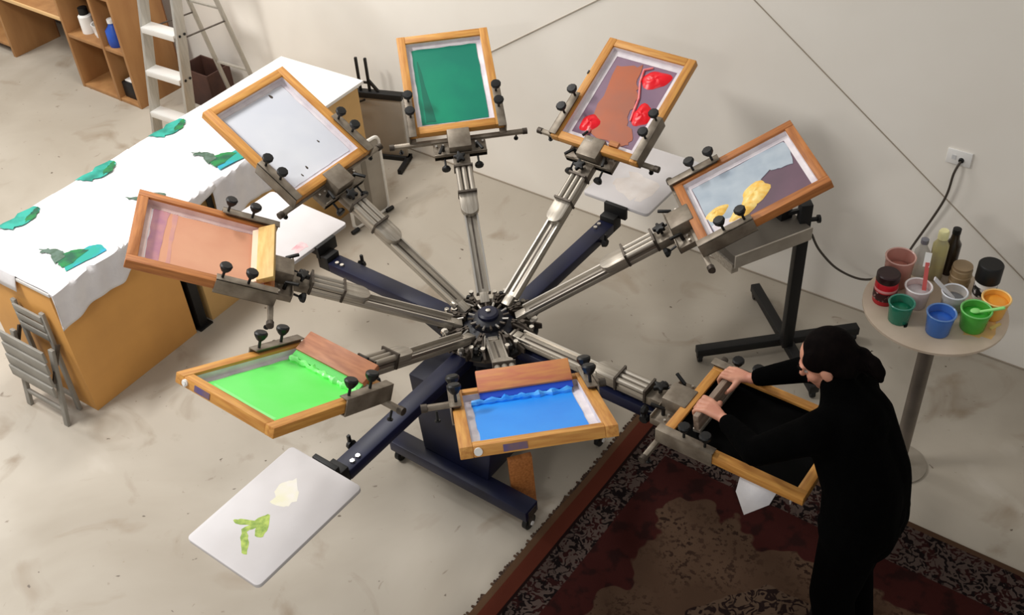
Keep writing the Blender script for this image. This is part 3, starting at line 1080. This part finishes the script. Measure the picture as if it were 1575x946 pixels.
for z in (.09, .60, 1.1):
    MB().box(.035, .785, .004, .44, z, z+.03).build('shelf_board', shw, c2, bevel=.002)
MB().box(0, .82, .46, .47, 0, 1.2).build('back_panel', shd, c2)
br_ = thing('bridge_desk', 'wooden desk board with pale front edge spanning between the two shelves', 'desk', M=WM @ Matrix.Translation((-6.374, 1.40, 0)))
MB().box(0, .974, .012, .60, .575, .60).build('board', shw, br_, bevel=.002)
MB().box(0, .974, 0, .012, .572, .604).build('edge_strip', mat('pale_edge', (210, 172, 120), rough=.5), br_, bevel=.003)
MB().box(0, .974, .58, .60, .30, .575).build('rear_rail', shd, br_)


# things in the cubbies


def in_cubby(x, y, z):
    return WM @ Matrix.Translation((-5.395+x, 1.385+y, z))


o = thing('spray_can', 'black and white canister in the upper left cubby', 'canister', M=in_cubby(.17, .12, .4855))
MB().lathe([(.055, 0), (.055, .14), (.04, .155), (.0, .156)], 20).build('can', MW['white_plastic'], o)
MB().lathe([(.04, .156), (.038, .21), (.0, .215)], 16).build('lid', MW['black'], o)
o = thing('paint_tub', 'white tub with dark handle beside the canister in the cubby', 'tub', M=in_cubby(.33, .14, .4855))
MB().lathe([(.06, 0), (.075, .10), (.078, .105), (.07, .105), (.066, .02), (.0, .02)], 22).build('tub', MW['white_plastic'], o)
MB().tube([(.07*math.cos(a), 0, .10+.09*math.sin(a)) for a in [math.pi*i/10 for i in range(11)]], .006, 6).build('handle', MW['black'], o)
o = thing('blue_jug', 'blue plastic jug in the upper right cubby', 'jug', M=in_cubby(.575, .085, .4855))
MB().lathe([(.06, 0), (.066, .03), (.064, .13), (.03, .17), (.025, .19), (.0, .19)], 20).build('body', mat('blue_plastic', (40, 84, 176), (30, 64, 150), 6, .4), o)
MB().lathe([(.03, .19), (.03, .22), (.0, .222)], 14).build('cap', MW['white_plastic'], o)
MB().tube([(.03, 0, .17), (.085, 0, .16), (.09, 0, .10), (.062, 0, .06)], .010, 8).build('handle', mat('blue_handle', (34, 74, 160), rough=.4), o)
o = thing('black_case', 'black case with white lid in the lower right cubby', 'case', M=in_cubby(.62, .17, .0305))
MB().box(-.10, .10, -.13, .13, 0, .14).build('body', MW['black'], o, bevel=.012)
MB().box(-.07, .07, -.11, -.02, .14, .155).build('lid', MW['white_plastic'], o, bevel=.004)

# dark satchel on floor by the wall behind ladder
o = thing('brown_crate', 'dark brown crate on the floor between the ladder and the wall', 'crate', M=WM @ Matrix.Translation((-4.25, 1.80, 0)))
crate_m = mat('crate_wood', (74, 46, 36), (58, 36, 30), 5, .7)
for a in ((-.17, .17, -.12, -.105), (-.17, .17, .105, .12), (-.17, -.155, -.105, .105), (.155, .17, -.105, .105)):
    MB().box(a[0], a[1], a[2], a[3], .0, .30).build('side', crate_m, o, bevel=.002)
MB().box(-.155, .155, -.105, .105, 0, .015).build('bottom', shd, o)

# ------------------------------------------------------------------ flash dryer on the right
fd = thing('flash_dryer', 'grey flash dryer head on a black stand beside the yellow inked screen', 'dryer', loc=(1.65, .51, 0))
MB().beam((-.50, .03, .075), (.44, .09, .075), .055, .05).build('base_bar', MW['black_metal'], fd, bevel=.004)
MB().beam((-.04, .54, .076), (.06, -.36, .076), .055, .05).build('base_bar', MW['black_metal'], fd, bevel=.004)
for x, y in ((-.48, .03), (.42, .09), (-.04, .52), (.06, -.33)):
    c = MB().cyl((x-.012, y, .026), (x+.012, y, .026), .026, n=14)
    c = c.build('caster', MW['black'], fd)
    MB().box(x-.018, x+.018, y-.012, y+.012, .03, .053).build('caster_fork', MW['steel_dark'], c)
MB().box(-.03, .03, -.03, .03, .09, 1.06).build('post', MW['black_metal'], fd, bevel=.003)
HM = frame_matrix((.04, -.06, .90), (-.926, -.377, 0), (.377, -.926, 0))   # x toward hub, y toward camera, z up
hd = MB().box(.02, .49, -.40, .0, .0, .05)
hd = hd.build('heater_head', mat('heater_grey', (104, 98, 90), (92, 86, 78), 6, .5, .3), fd, bevel=.004)
hd.matrix_local = HM
MB().box(.02, .49, .001, .010, -.02, .055).build('front_lip', mat('heater_lip', (168, 160, 148), (150, 142, 130), 8, .5, .2), hd)
MB().box(.46, .50, -.39, -.002, -.055, -.002).build('end_rail', MW['steel'], hd)
MB().box(.05, .12, -.20, -.12, .05, .10).build('switch_box', MW['black'], hd)
MB().beam((0, 0, 1.02), (-.12, .05, .955), .02, .02).build('stay', MW['black_metal'], fd)
MB().cyl((.03, 0, .95), (.07, 0, .95), .012).cyl((.07, 0, .95), (.085, 0, .95), .022, n=8).build('height_knob', MW['black'], fd)

# ------------------------------------------------------------------ grey panel on black stand near the wall
ps = thing('panel_stand', 'grey panel in a black steel stand behind the dark green screen', 'stand', M=frame_matrix((-.69, 3.02, 0), (.937, -.35, 0), (.35, .937, 0)))
MB().box(-.23, .23, -.012, .012, .03, .50).build('panel', mat('stand_panel', (168, 158, 144), (158, 148, 134), 3, .7), ps, bevel=.002)
MB().box(-.27, .25, -.03, .03, .50, .545).build('top_bar', MW['black_metal'], ps, bevel=.003)
MB().box(-.25, .25, -.03, .03, .0, .035).build('bottom_bar', MW['black_metal'], ps, bevel=.003)
for s in (-1, 1):
    MB().beam((-.03+s*.035, 0, .545), (-.03+s*.035, 0, .80), .018, .018, upv=(1, 0, 0)).build('fork_prong', MW['black_metal'], ps, bevel=.002)
    MB().beam((-.03+s*.10, 0, .545), (-.03+s*.035, 0, .63), .018, .018, upv=(0, 1, 0)).build('fork_brace', MW['black_metal'], ps)
MB().beam((-.06, 0, .61), (.0, 0, .61), .014, .014).build('fork_tie', MW['black_metal'], ps)
MB().beam((-.22, -.03, .40), (-.02, -.05, .50), .012, .012).build('stay_rod', MW['black_metal'], ps)
MB().box(.22, .25, -.20, .03, .0, .035).build('foot', MW['black_metal'], ps)
MB().box(-.25, -.22, -.12, .03, .0, .035).build('foot', MW['black_metal'], ps)

# ------------------------------------------------------------------ white tubular folded seat behind the white screen arm
fc = thing('tubular_folding_seat', 'grey folding seat with white tubular frame behind the white screen arm', 'seat', M=frame_matrix((-.85, 2.10, 0), (.714, .700, 0), (-.700, .714, 0)))
pts = []
for cx, cz, a in ((.29, .55, 0), (.05, .55, 90), (.05, .055, 180), (.29, .055, 270)):
    for i in range(6):
        t = math.radians(a+18*i)
        pts.append((cx+.04*math.cos(t), 0, cz+.04*math.sin(t)))
MB().tube(pts, .0125, 8, closed=True).build('tube_frame', mat('white_enamel', (232, 228, 220), rough=.35), fc)
MB().box(.02, .32, -.006, .006, .03, .575).build('seat_panel', mat('seat_grey', (166, 158, 146), (154, 146, 134), 6, .6), fc, bevel=.003)
MB().box(.15, .19, -.009, -.006, .06, .56).build('panel_rib', mat('seat_rib', (126, 118, 106), rough=.6), fc)
MB().cyl((-.03, -.02, .014), (.03, -.02, .014), .014).build('rubber_foot', MW['black'], fc)
MB().cyl((.29, -.02, .014), (.35, -.02, .014), .014).build('rubber_foot', MW['black'], fc)

# ------------------------------------------------------------------ round bar table with ink cups
RT = Vector((2.015, -.29, 0))
rtb = thing('round_table', 'round high table with paint smears holding the ink cups', 'table', loc=(2.0, -.345, 0))
off = RT-Vector((2.0, -.345, 0))
MB().lathe([(.0, .978), (.305, .978), (.315, .984), (.315, .996), (.31, 1.0), (.0, 1.0)], 56, (off.x, off.y, 0)).build('table_top', mat('birch_top', (206, 188, 168), (192, 174, 152), 5, .5), rtb)
MB().lathe([(.036, .02), (.036, .978)], 24).build('pedestal', mat('pedestal_steel', (128, 118, 108), (112, 104, 94), 6, .45, .55), rtb)
MB().lathe([(.138, 0), (.138, .012), (.12, .018), (.05, .026), (.0, .027)], 40).build('foot_disc', mat('foot_disc', (168, 160, 148), (150, 142, 130), 6, .45, .4), rtb)
MB().lathe([(.09, .965), (.09, .978), (.0, .978)], 24).build('mount_plate', MW['steel_dark'], rtb)
sm = MB().prism(blob_poly([(.05, -.20), (.16, -.24), (.22, -.14), (.24, -.05), (.20, -.02), (.14, -.12), (.05, -.16)], .012, 4, 3), .9995+.0, 1.0008)
o = sm.build('orange_smear', mat('orange_smear', (224, 178, 110), (212, 170, 120), 14, .5), rtb)
o.location = (off.x, off.y, 0)
for (x, y, r) in ((-.17, -.10, .02), (.02, -.05, .022), (.12, -.155, .016)):
    mb = MB()
    mound(mb, x, y, r*1.4, r*.5, .0015, 1.0, seed=int(100*r), rot=1)
    o = mb.build('dark_spill', MW['black'], rtb)
    o.location = (off.x, off.y, 0)


RTS = 1.27


def clear(name, c, alpha=.45, rough=.15):
    return mat(name, c, rough=rough, alpha=alpha)


def cup(name, label, x, y, r, h, wallm, inkm_, fill, cat='cup', group=None, flare=1.18, z=1.0005, rim=None):
    t = thing(name, label, cat, loc=(x, y, z), group=group)
    t.scale = (RTS, RTS, RTS)
    R1 = r*flare
    prof = [(r*.92, 0), (r, .004), (R1, h), (R1+.003, h+.001), (R1+.003, h+.005), (R1-.002, h+.005), (R1-.002, h), (r-.002, .006), (.0, .005)]
    MB().lathe(prof, 26).build('cup_wall', wallm, t)
    if rim:
        MB().lathe([(R1+.001, h+.004), (R1+.004, h+.006), (R1+.001, h+.009), (R1-.003, h+.006), (R1+.001, h+.004)], 26, caps=False).build('rim', rim, t)
    rf = r+(R1-r)*fill-.003
    MB().lathe([(r-.003, .007), (rf, h*fill-.003), (rf*.9, h*fill), (rf*.5, h*fill+.002), (.0, h*fill+.003)], 24).build('ink', inkm_, t)
    return t


GR = 'ink cups on the round table'
paleplastic = clear('clear_plastic', (226, 224, 222), .35)
cup('ink_cup', 'cup of dark green ink at the left edge of the round table', 1.823, -.355, .036, .075, clear('green_tinted_plastic', (46, 140, 112), .75), mat('cup_green', (22, 126, 92), (16, 108, 78), 20, .35), .72, group=GR, rim=clear('green_rim', (90, 160, 140), .7))
cup('ink_cup', 'cup of blue ink on the round table edge nearest the person', 1.961, -.455, .040, .082, clear('blue_tinted_plastic', (70, 124, 206), .75), mat('cup_blue', (44, 98, 190), (56, 112, 206), 20, .35), .75, group=GR, rim=clear('blue_rim', (120, 156, 210), .7))
t = cup('ink_cup', 'cup of lime green ink with a spoon on the round table', 2.118, -.45, .042, .078, clear('lime_tinted_plastic', (84, 186, 70), .8), mat('cup_lime', (56, 168, 48), (80, 196, 70), 20, .35), .8, group=GR, rim=clear('lime_rim', (130, 214, 120), .8))
MB().cap((.01, 0, .07), (.075, -.03, .105), .005, .006).sphere((.0, .005, .072), (.018, .014, .006)).build('spoon', mat('lime_spoon', (150, 226, 130), rough=.35), t)
cup('ink_cup', 'cup of orange ink at the right edge of the round table', 2.235, -.385, .036, .075, mat('orange_plastic', (238, 178, 78), rough=.35), mat('cup_orange', (240, 160, 52), (246, 176, 74), 20, .35), .86, group=GR, flare=1.3, rim=mat('orange_rim', (250, 206, 130), rough=.3))
t = cup('ink_cup', 'pale cup with a red stirring stick on the round table', 1.932, -.262, .038, .078, clear('pinkish_plastic', (236, 214, 212), .7), mat('cup_pale', (206, 198, 200), (190, 180, 184), 20, .4), .8, group=GR, rim=mat('white_rim', (240, 236, 236), rough=.3))
MB().beam((.015, -.02, .03), (.035, .045, .15), .014, .004).build('stirring_stick', mat('red_stick', (206, 92, 88), rough=.4), t)
MB().beam((.03, .04, .135), (.042, .065, .178), .022, .006).build('stick_end', MW['white_plastic'], t)
t = cup('ink_cup', 'clear cup of grey ink with a pale spatula on the round table', 2.075, -.318, .036, .075, paleplastic, mat('cup_grey', (124, 124, 126), (104, 106, 110), 20, .4), .7, group=GR, rim=mat('pale_rim', (214, 216, 222), rough=.3))
MB().beam((.02, -.02, .03), (-.07, .03, .125), .018, .006).build('spatula', mat('pale_spatula', (220, 218, 222), rough=.35), t)
cup('ink_tub', 'translucent pink tub behind the red jar on the round table', 1.90, -.10, .046, .115, clear('pink_plastic', (208, 150, 136), .85), mat('tub_pink', (196, 132, 116), (206, 146, 130), 12, .5), .6, cat='tub', flare=1.12, rim=clear('pink_rim', (224, 178, 166), .9))
# red jar with dark lid
t = thing('ink_jar', 'red ink jar with a dark lid on the round table', 'jar', loc=(1.805, -.213, 1.0005))
t.scale = (RTS, RTS, RTS)
MB().lathe([(.038, 0), (.040, .004), (.040, .088), (.034, .096), (.0, .096)], 28).build('jar', mat('red_jar', (196, 26, 40), (180, 16, 30), 12, .3), t)
MB().lathe([(.0405, .02), (.0412, .022), (.0412, .052), (.0405, .054)], 28, caps=False).build('jar_label', mat('dark_red_label', (58, 14, 18), (196, 160, 156), 40, .5, lo=.55, hi=.62), t)
MB().lathe([(.0405, .058), (.0411, .059), (.0411, .068), (.0405, .069)], 28, caps=False).build('pale_band', mat('pale_red_band', (232, 150, 150), rough=.4), t)
MB().lathe([(.039, .094), (.041, .097), (.041, .122), (.037, .126), (.0, .126)], 28).build('lid', mat('dark_lid', (44, 16, 20), (30, 14, 16), 10, .4), t)
# white jar with black lid
t = thing('ink_jar', 'white jar with a tall black lid on the round table', 'jar', loc=(2.247, -.255, 1.0005))
t.scale = (RTS, RTS, RTS)
MB().lathe([(.036, 0), (.038, .004), (.038, .075), (.034, .082), (.0, .082)], 28).build('jar', MW['white_plastic'], t)
MB().lathe([(.0385, .018), (.0392, .02), (.0392, .058), (.0385, .06)], 28, caps=False).build('jar_label', mat('black_white_label', (20, 20, 22), (210, 206, 206), 34, .5, lo=.50, hi=.56), t)
MB().lathe([(.040, .078), (.043, .081), (.043, .146), (.039, .151), (.0, .151)], 28).build('lid', MW['black'], t)
# tall yellow bottle, dark bottle, clear bottle, wooden tub
t = thing('tall_bottle', 'tall pale yellow bottle at the back of the round table', 'bottle', loc=(2.085, -.085, 1.0005))
t.scale = (RTS, RTS, RTS)
MB().lathe([(.026, 0), (.028, .004), (.028, .15), (.018, .168), (.015, .185), (.0, .185)], 24).build('bottle', mat('yellowish_plastic', (182, 172, 118), (160, 152, 128), 10, .35), t)
MB().lathe([(.019, .178), (.019, .205), (.015, .212), (.0, .212)], 18).build('cap', mat('cream_cap', (232, 226, 170), rough=.35), t)
t = thing('tall_bottle', 'dark brown bottle behind the tall pale yellow bottle', 'bottle', loc=(2.160, -.055, 1.0005))
t.scale = (RTS, RTS, RTS)
MB().lathe([(.026, 0), (.027, .004), (.027, .13), (.016, .15), (.013, .18), (.0, .18)], 24).build('bottle', mat('dark_brown_glass', (48, 38, 28), rough=.2), t)
MB().lathe([(.015, .175), (.015, .195), (.0, .197)], 16).build('cap', MW['black'], t)
t = thing('clear_bottle', 'clear plastic bottle beside the tall pale yellow bottle', 'bottle', loc=(2.025, -.045, 1.0005))
t.scale = (RTS, RTS, RTS)
MB().lathe([(.026, 0), (.028, .004), (.028, .10), (.014, .125), (.012, .14), (.0, .14)], 24).build('bottle', clear('bottle_plastic', (190, 188, 180), .5), t)
MB().lathe([(.014, .138), (.014, .155), (.0, .157)], 16).build('cap', mat('grey_cap', (120, 120, 128), rough=.4), t)
t = thing('ribbed_tub', 'ribbed tan tub behind the clear cup on the round table', 'tub', loc=(2.175, -.155, 1.0005))
t.scale = (RTS, RTS, RTS)
MB().lathe([(.036, 0), (.036, .02), (.039, .023), (.036, .026), (.036, .046), (.039, .049), (.036, .052), (.037, .075), (.033, .08), (.0, .08)], 26).build('tub', mat('tan_tub', (176, 152, 116), (150, 126, 92), 10, .5), t)
MB().lathe([(.035, .080), (.035, .088), (.0, .089)], 24).build('lid', mat('tan_lid', (156, 132, 100), rough=.45), t)
# small swatch stick on table
o = MB().beam((2.19, -.475, 1.006), (2.245, -.45, 1.006), .012, .008).build('wooden_stick', mat('stick_wood', (220, 196, 120), rough=.5))
tag(o, 'short pale wooden stick beside the lime green cup', 'stick')

# ------------------------------------------------------------------ wall outlet and cord
ou = thing('wall_outlet', 'white double power outlet on the cream wall', 'outlet', M=WM @ Matrix.Translation((1.47, WALL_E2, 1.18)))
MB().box(-.062, .062, -.010, -.001, -.042, .042).build('face_plate', MW['white_plastic'], ou, bevel=.003)
MB().box(-.035, -.015, -.012, -.010, -.012, .012).build('switch', mat('outlet_grey', (206, 206, 206), rough=.4), ou)


def smooth_path(pts, n=8):
    out = []
    P = [Vector(p) for p in pts]
    for i in range(len(P)-1):
        p0, p1, p2, p3 = P[max(i-1, 0)], P[i], P[i+1], P[min(i+2, len(P)-1)]
        for k in range(n):
            t = k/n
            out.append(.5*((2*p1)+(p2-p0)*t+(2*p0-5*p1+4*p2-p3)*t*t+(3*p1-p0-3*p2+p3)*t*t*t))
    out.append(P[-1])
    return out


co = thing('power_cord', 'dark power cord hanging from the wall outlet to the flash dryer', 'cord', loc=(2.45, .60, 0))
oo = Vector((2.45, .60, 0))
pts = [(2.452, .592, 1.17), (2.425, .585, 1.10), (2.415, .600, .925), (2.345, .660, .62), (2.25, .643, .45), (2.101, .641, .40), (1.93, .628, .50), (1.78, .56, .70), (1.70, .50, .86)]
MB().tube([Vector(p)-oo for p in smooth_path(pts)], .0065, 8).build('cable', mat('cord_rubber', (66, 58, 50), rough=.6), co)
MB().cyl(Vector((2.462, .604, 1.175))-oo, Vector((2.448, .588, 1.168))-oo, .017, .013, 12).build('plug', MW['black'], co)

# ------------------------------------------------------------------ wooden block on the floor below the press
wb = thing('wooden_offcut', 'reddish wooden offcut leaning on the press column under the blue screen', 'wood', M=WM @ Matrix.Translation((.30, -.21, .0)) @ Matrix.Rotation(.9, 4, 'Z'))
MB().add([(-.06, -.02, 0), (.06, -.02, 0), (.06, .01, 0), (-.06, .01, 0), (-.06, .02, .30), (.06, .02, .30), (.06, .05, .30), (-.06, .05, .30)],
         [(3, 2, 1, 0), (4, 5, 6, 7), (0, 1, 5, 4), (1, 2, 6, 5), (2, 3, 7, 6), (3, 0, 4, 7)]).build('plank', MW['wood_red_y'], wb, bevel=.003)

# ------------------------------------------------------------------ person
U5 = Vector((math.cos(PA[2]), math.sin(PA[2]), 0))
LF = Vector((U5.y, -U5.x, 0))      # person's left


def pp(R, l, z):
    v = U5*R+LF*l
    return Vector((v.x, v.y, z))


def remeshed(name, mb, m, voxel, iters=4, parent=None):
    o = mb.build(name+'_source', m)
    md = o.modifiers.new('r', 'REMESH')
    md.mode = 'VOXEL'
    md.voxel_size = voxel
    sm_ = o.modifiers.new('s', 'SMOOTH')
    sm_.factor = .5
    sm_.iterations = iters
    bpy.context.view_layer.update()
    dg = bpy.context.evaluated_depsgraph_get()
    me = bpy.data.meshes.new_from_object(o.evaluated_get(dg))
    bpy.data.objects.remove(o)
    me.name = name
    me.polygons.foreach_set('use_smooth', [True]*len(me.polygons))
    if not me.materials:
        me.materials.append(m)
    ob_ = link(name, me, parent)
    return ob_


base_p = pp(1.98, .10, 0)
per = thing('person', 'person in black clothes bending over the black screen, gripping a squeegee', 'person', loc=base_p)
PO = base_p


def q_(R, l, z):
    return pp(R, l, z)-PO


hipL, hipR = q_(1.90, .205, .93), q_(1.90, .035, .93)
pelv = q_(1.90, .12, .97)
belly = q_(1.875, .11, 1.12)
chest = q_(1.775, .07, 1.29)
neck0 = q_(1.69, .025, 1.40)
headc = q_(1.615, -.012, 1.475)
shL, shR = q_(1.70, .21, 1.335), q_(1.69, -.135, 1.345)
elL, elR = q_(1.49, .25, 1.14), q_(1.47, -.245, 1.17)
wrL, wrR = q_(1.285, .105, 1.075), q_(1.275, -.155, 1.085)
body = MB()
# head: skull plus jaw, looking down towards the screen
fdir = (-U5*.80+LF*.22+Vector((0, 0, -.56))).normalized()
hup = (Vector((0, 0, 1))-fdir*fdir.z).normalized()
HMx = frame_matrix(headc, fdir, hup.cross(fdir))          # x face direction, y left, z crown
body.sphere((-.012, 0, .025), (.098, .076, .095), 24, 16, HMx)
body.sphere((.035, 0, -.045), (.062, .056, .072), 20, 14, HMx)
body.sphere((.062, 0, -.088), (.030, .034, .026), 14, 10, HMx)
body.sphere((.083, 0, .022), (.018, .052, .014), 14, 8, HMx)
body.add(*[(lambda m: (m.v, m.f))(MB().cap((.088, 0, .012), (.112, 0, -.026), .010, .014, 10))][0], M=HMx)
body.sphere((.090, 0, -.058), (.014, .026, .011), 12, 8, HMx)
for s in (-1, 1):
    body.sphere((-.005, s*.076, -.012), (.020, .010, .032), 12, 8, HMx)
    body.sphere((.055, s*.038, -.025), (.032, .024, .028), 12, 8, HMx)
body.cap(neck0, headc+(HMx.to_3x3() @ Vector((-.03, 0, -.05))), .056, .052)
body.cap(pelv, belly, .13, .12)
body.cap(belly, chest, .12, .125)
body.cap(chest, neck0, .12, .06)
for s, sh1, el, wr in ((1, shL, elL, wrL), (-1, shR, elR, wrR)):
    body.cap(chest, sh1, .10, .062)
    body.cap(sh1, el, .050, .038)
    body.cap(el, wr, .036, .024)
ankL, ankR = q_(1.955, .235, .115), q_(1.945, .03, .115)
knL, knR = q_(1.875, .22, .50), q_(1.875, .03, .50)
for hp, kn, an in ((hipL, knL, ankL), (hipR, knR, ankR)):
    body.cap(pelv, hp, .12, .09)
    body.cap(hp, kn, .082, .056)
    body.cap(kn, an, .054, .036)
    body.cap(an+Vector((0, 0, -.045)), an+(-U5*.15)+Vector((0, 0, -.065)), .034, .026)
# hands closed on the squeegee grip: palms above, fingers over the far side, thumb on the near side
SQR, SQZ = 1.180, 1.035       # centre of the grip


def hand(mb, wr, l0, sgn):
    """sgn +1 left hand, -1 right hand; fingers side by side along the grip"""
    W0 = wr+PO
    kz = SQZ+.040
    palm_c = pp(SQR+.035, l0, kz+.004)-PO
    for dl in (-.030, -.010, .010, .030):
        mb.cap(wr, pp(SQR+.020, l0+dl, kz)-PO, .019, .014, 10)
    for j, (dl, ln) in enumerate(((.034, .88), (.012, 1.0), (-.011, .95), (-.033, .76))):
        dl = -dl*sgn        # index finger towards the body's middle line
        a = pp(SQR+.018, l0+dl, kz+.002)-PO
        b = pp(SQR-.024*ln, l0+dl*1.08, kz+.002-.004*j)-PO
        c = pp(SQR-.036*ln, l0+dl*1.10, kz-.030*ln)-PO
        d = pp(SQR-.026, l0+dl*1.10, kz-.054*ln)-PO
        mb.cap(a, b, .0105, .0095, 10)
        mb.cap(b, c, .0095, .0088, 10)
        mb.cap(c, d, .0088, .0076, 10)
    # thumb leaves the inner side of the palm, closes along the near face of the grip
    a = pp(SQR+.050, l0-sgn*.030, kz-.002)-PO
    b = pp(SQR+.040, l0-sgn*.062, kz-.022)-PO
    c = pp(SQR+.026, l0-sgn*.078, kz-.040)-PO
    mb.cap(a, b, .0135, .0115, 10)
    mb.cap(b, c, .0112, .0085, 10)


hand(body, wrL, .075, 1)
hand(body, wrR, -.145, -1)
bo = remeshed('body', body, MW['skin'], .0052, 3, per)
# eyes, brows, lips
for s in (-1, 1):
    e = MB().sphere((.075, s*.031, .001), (.011, .012, .007), 12, 8, HMx).build('eye', mat('eye_white', (170, 158, 150), rough=.3), per)
    MB().sphere((.0835, s*.031, .000), (.004, .006, .0055), 10, 8, HMx).build('iris', MW['hair'], e)
    MB().tube([HMx @ Vector((.092, s*.014, .026)), HMx @ Vector((.096, s*.032, .031)), HMx @ Vector((.082, s*.052, .026))], .0045, 6).build('eyebrow', MW['hair'], per)
MB().sphere((.102, 0, -.058), (.004, .022, .007), 12, 6, HMx).build('lips', mat('lips', (176, 104, 96), rough=.45), per)
# hair: cap, sides, bun and loose ponytail
hair = MB()
hair.sphere((-.032, 0, .040), (.100, .086, .097), 22, 14, HMx)
hair.sphere((-.058, 0, -.012), (.074, .080, .082), 20, 12, HMx)
for s in (-1, 1):
    hair.sphere((-.004, s*.056, .048), (.066, .030, .056), 14, 10, HMx)
bun = Vector((-.118, .0, -.030))
hair.sphere(bun, (.044, .046, .044), 16, 10, HMx)
tail = [HMx @ Vector(p) for p in ((-.12, 0, -.03), (-.150, .012, -.060), (-.158, .02, -.095), (-.15, .02, -.13))]
for i in range(3):
    hair.cap(tail[i], tail[i+1], (.036, .034, .028)[i], (.034, .028, .014)[i], 10)
remeshed('hair', hair, MW['hair'], .007, 3, per)
st = MB()
rnd = random.Random(5)
for i in range(26):
    a = HMx @ Vector((bun.x+rnd.uniform(-.02, .02), rnd.uniform(-.045, .045), bun.z+rnd.uniform(-.03, .045)))
    d = HMx.to_3x3() @ Vector((rnd.uniform(-.028, -.01), rnd.uniform(-.02, .02), rnd.uniform(-.06, .015)))
    st.tube([a, a+d*.6+Vector((0, 0, .006)), a+d], .0016, 4)
s_ = st.build('loose_hair', MW['hair'], per)
s_['kind'] = 'stuff'
# sweater
sw = MB()
sw.cap(q_(1.905, .17, .90), q_(1.88, .155, 1.10), .150, .146)
sw.cap(q_(1.905, .07, .90), q_(1.88, .065, 1.10), .150, .146)
sw.cap(q_(1.88, .155, 1.10), q_(1.775, .125, 1.28), .146, .136)
sw.cap(q_(1.88, .065, 1.10), q_(1.775, .01, 1.28), .146, .136)
sw.cap(chest, neck0, .140, .072)
for sh1, el, wr in ((shL, elL, wrL), (shR, elR, wrR)):
    sw.cap(chest, sh1, .122, .084)
    sw.cap(sh1, el, .078, .058)
    sw.cap(el, el.lerp(wr, .86), .058, .040)
remeshed('sweater', sw, MW['knit'], .011, 5, per)
tr = MB()
tr.cap(hipL, hipR, .142, .142)
for hp, kn, an in ((hipL, knL, ankL), (hipR, knR, ankR)):
    tr.cap(pelv, hp, .15, .135)
    tr.cap(hp, kn, .125, .092)
    tr.cap(kn, an+Vector((0, 0, .02)), .090, .080)
remeshed('trousers', tr, MW['trouser'], .011, 5, per)
for an in (ankL, ankR):
    sh1 = MB()
    sh1.cap(an+U5*.03+Vector((0, 0, -.052)), an-U5*.16+Vector((0, 0, -.062)), .046, .036)
    o = remeshed('shoe', sh1, MW['black'], .008, 4, per)

# squeegee in the hands
sqw = thing('squeegee', 'grey-brown squeegee held in both hands on the black screen', 'squeegee', M=frame_matrix(pp(SQR+.012, -.03, .948), -U5*.12+Vector((0, 0, .99)), LF))
MB().box(.035, .118, -.175, .175, -.013, .013).build('handle', mat('grey_wood_grip', (150, 132, 116), (112, 94, 80), 8, .5, stretch=(8, 1.5, 8)), sqw, bevel=.004)
MB().box(.028, .045, -.175, .175, -.017, .017).build('blade_holder', MW['steel'], sqw, bevel=.002)
MB().box(0, .03, -.173, .173, -.004, .004).build('blade', MW['black'], sqw)
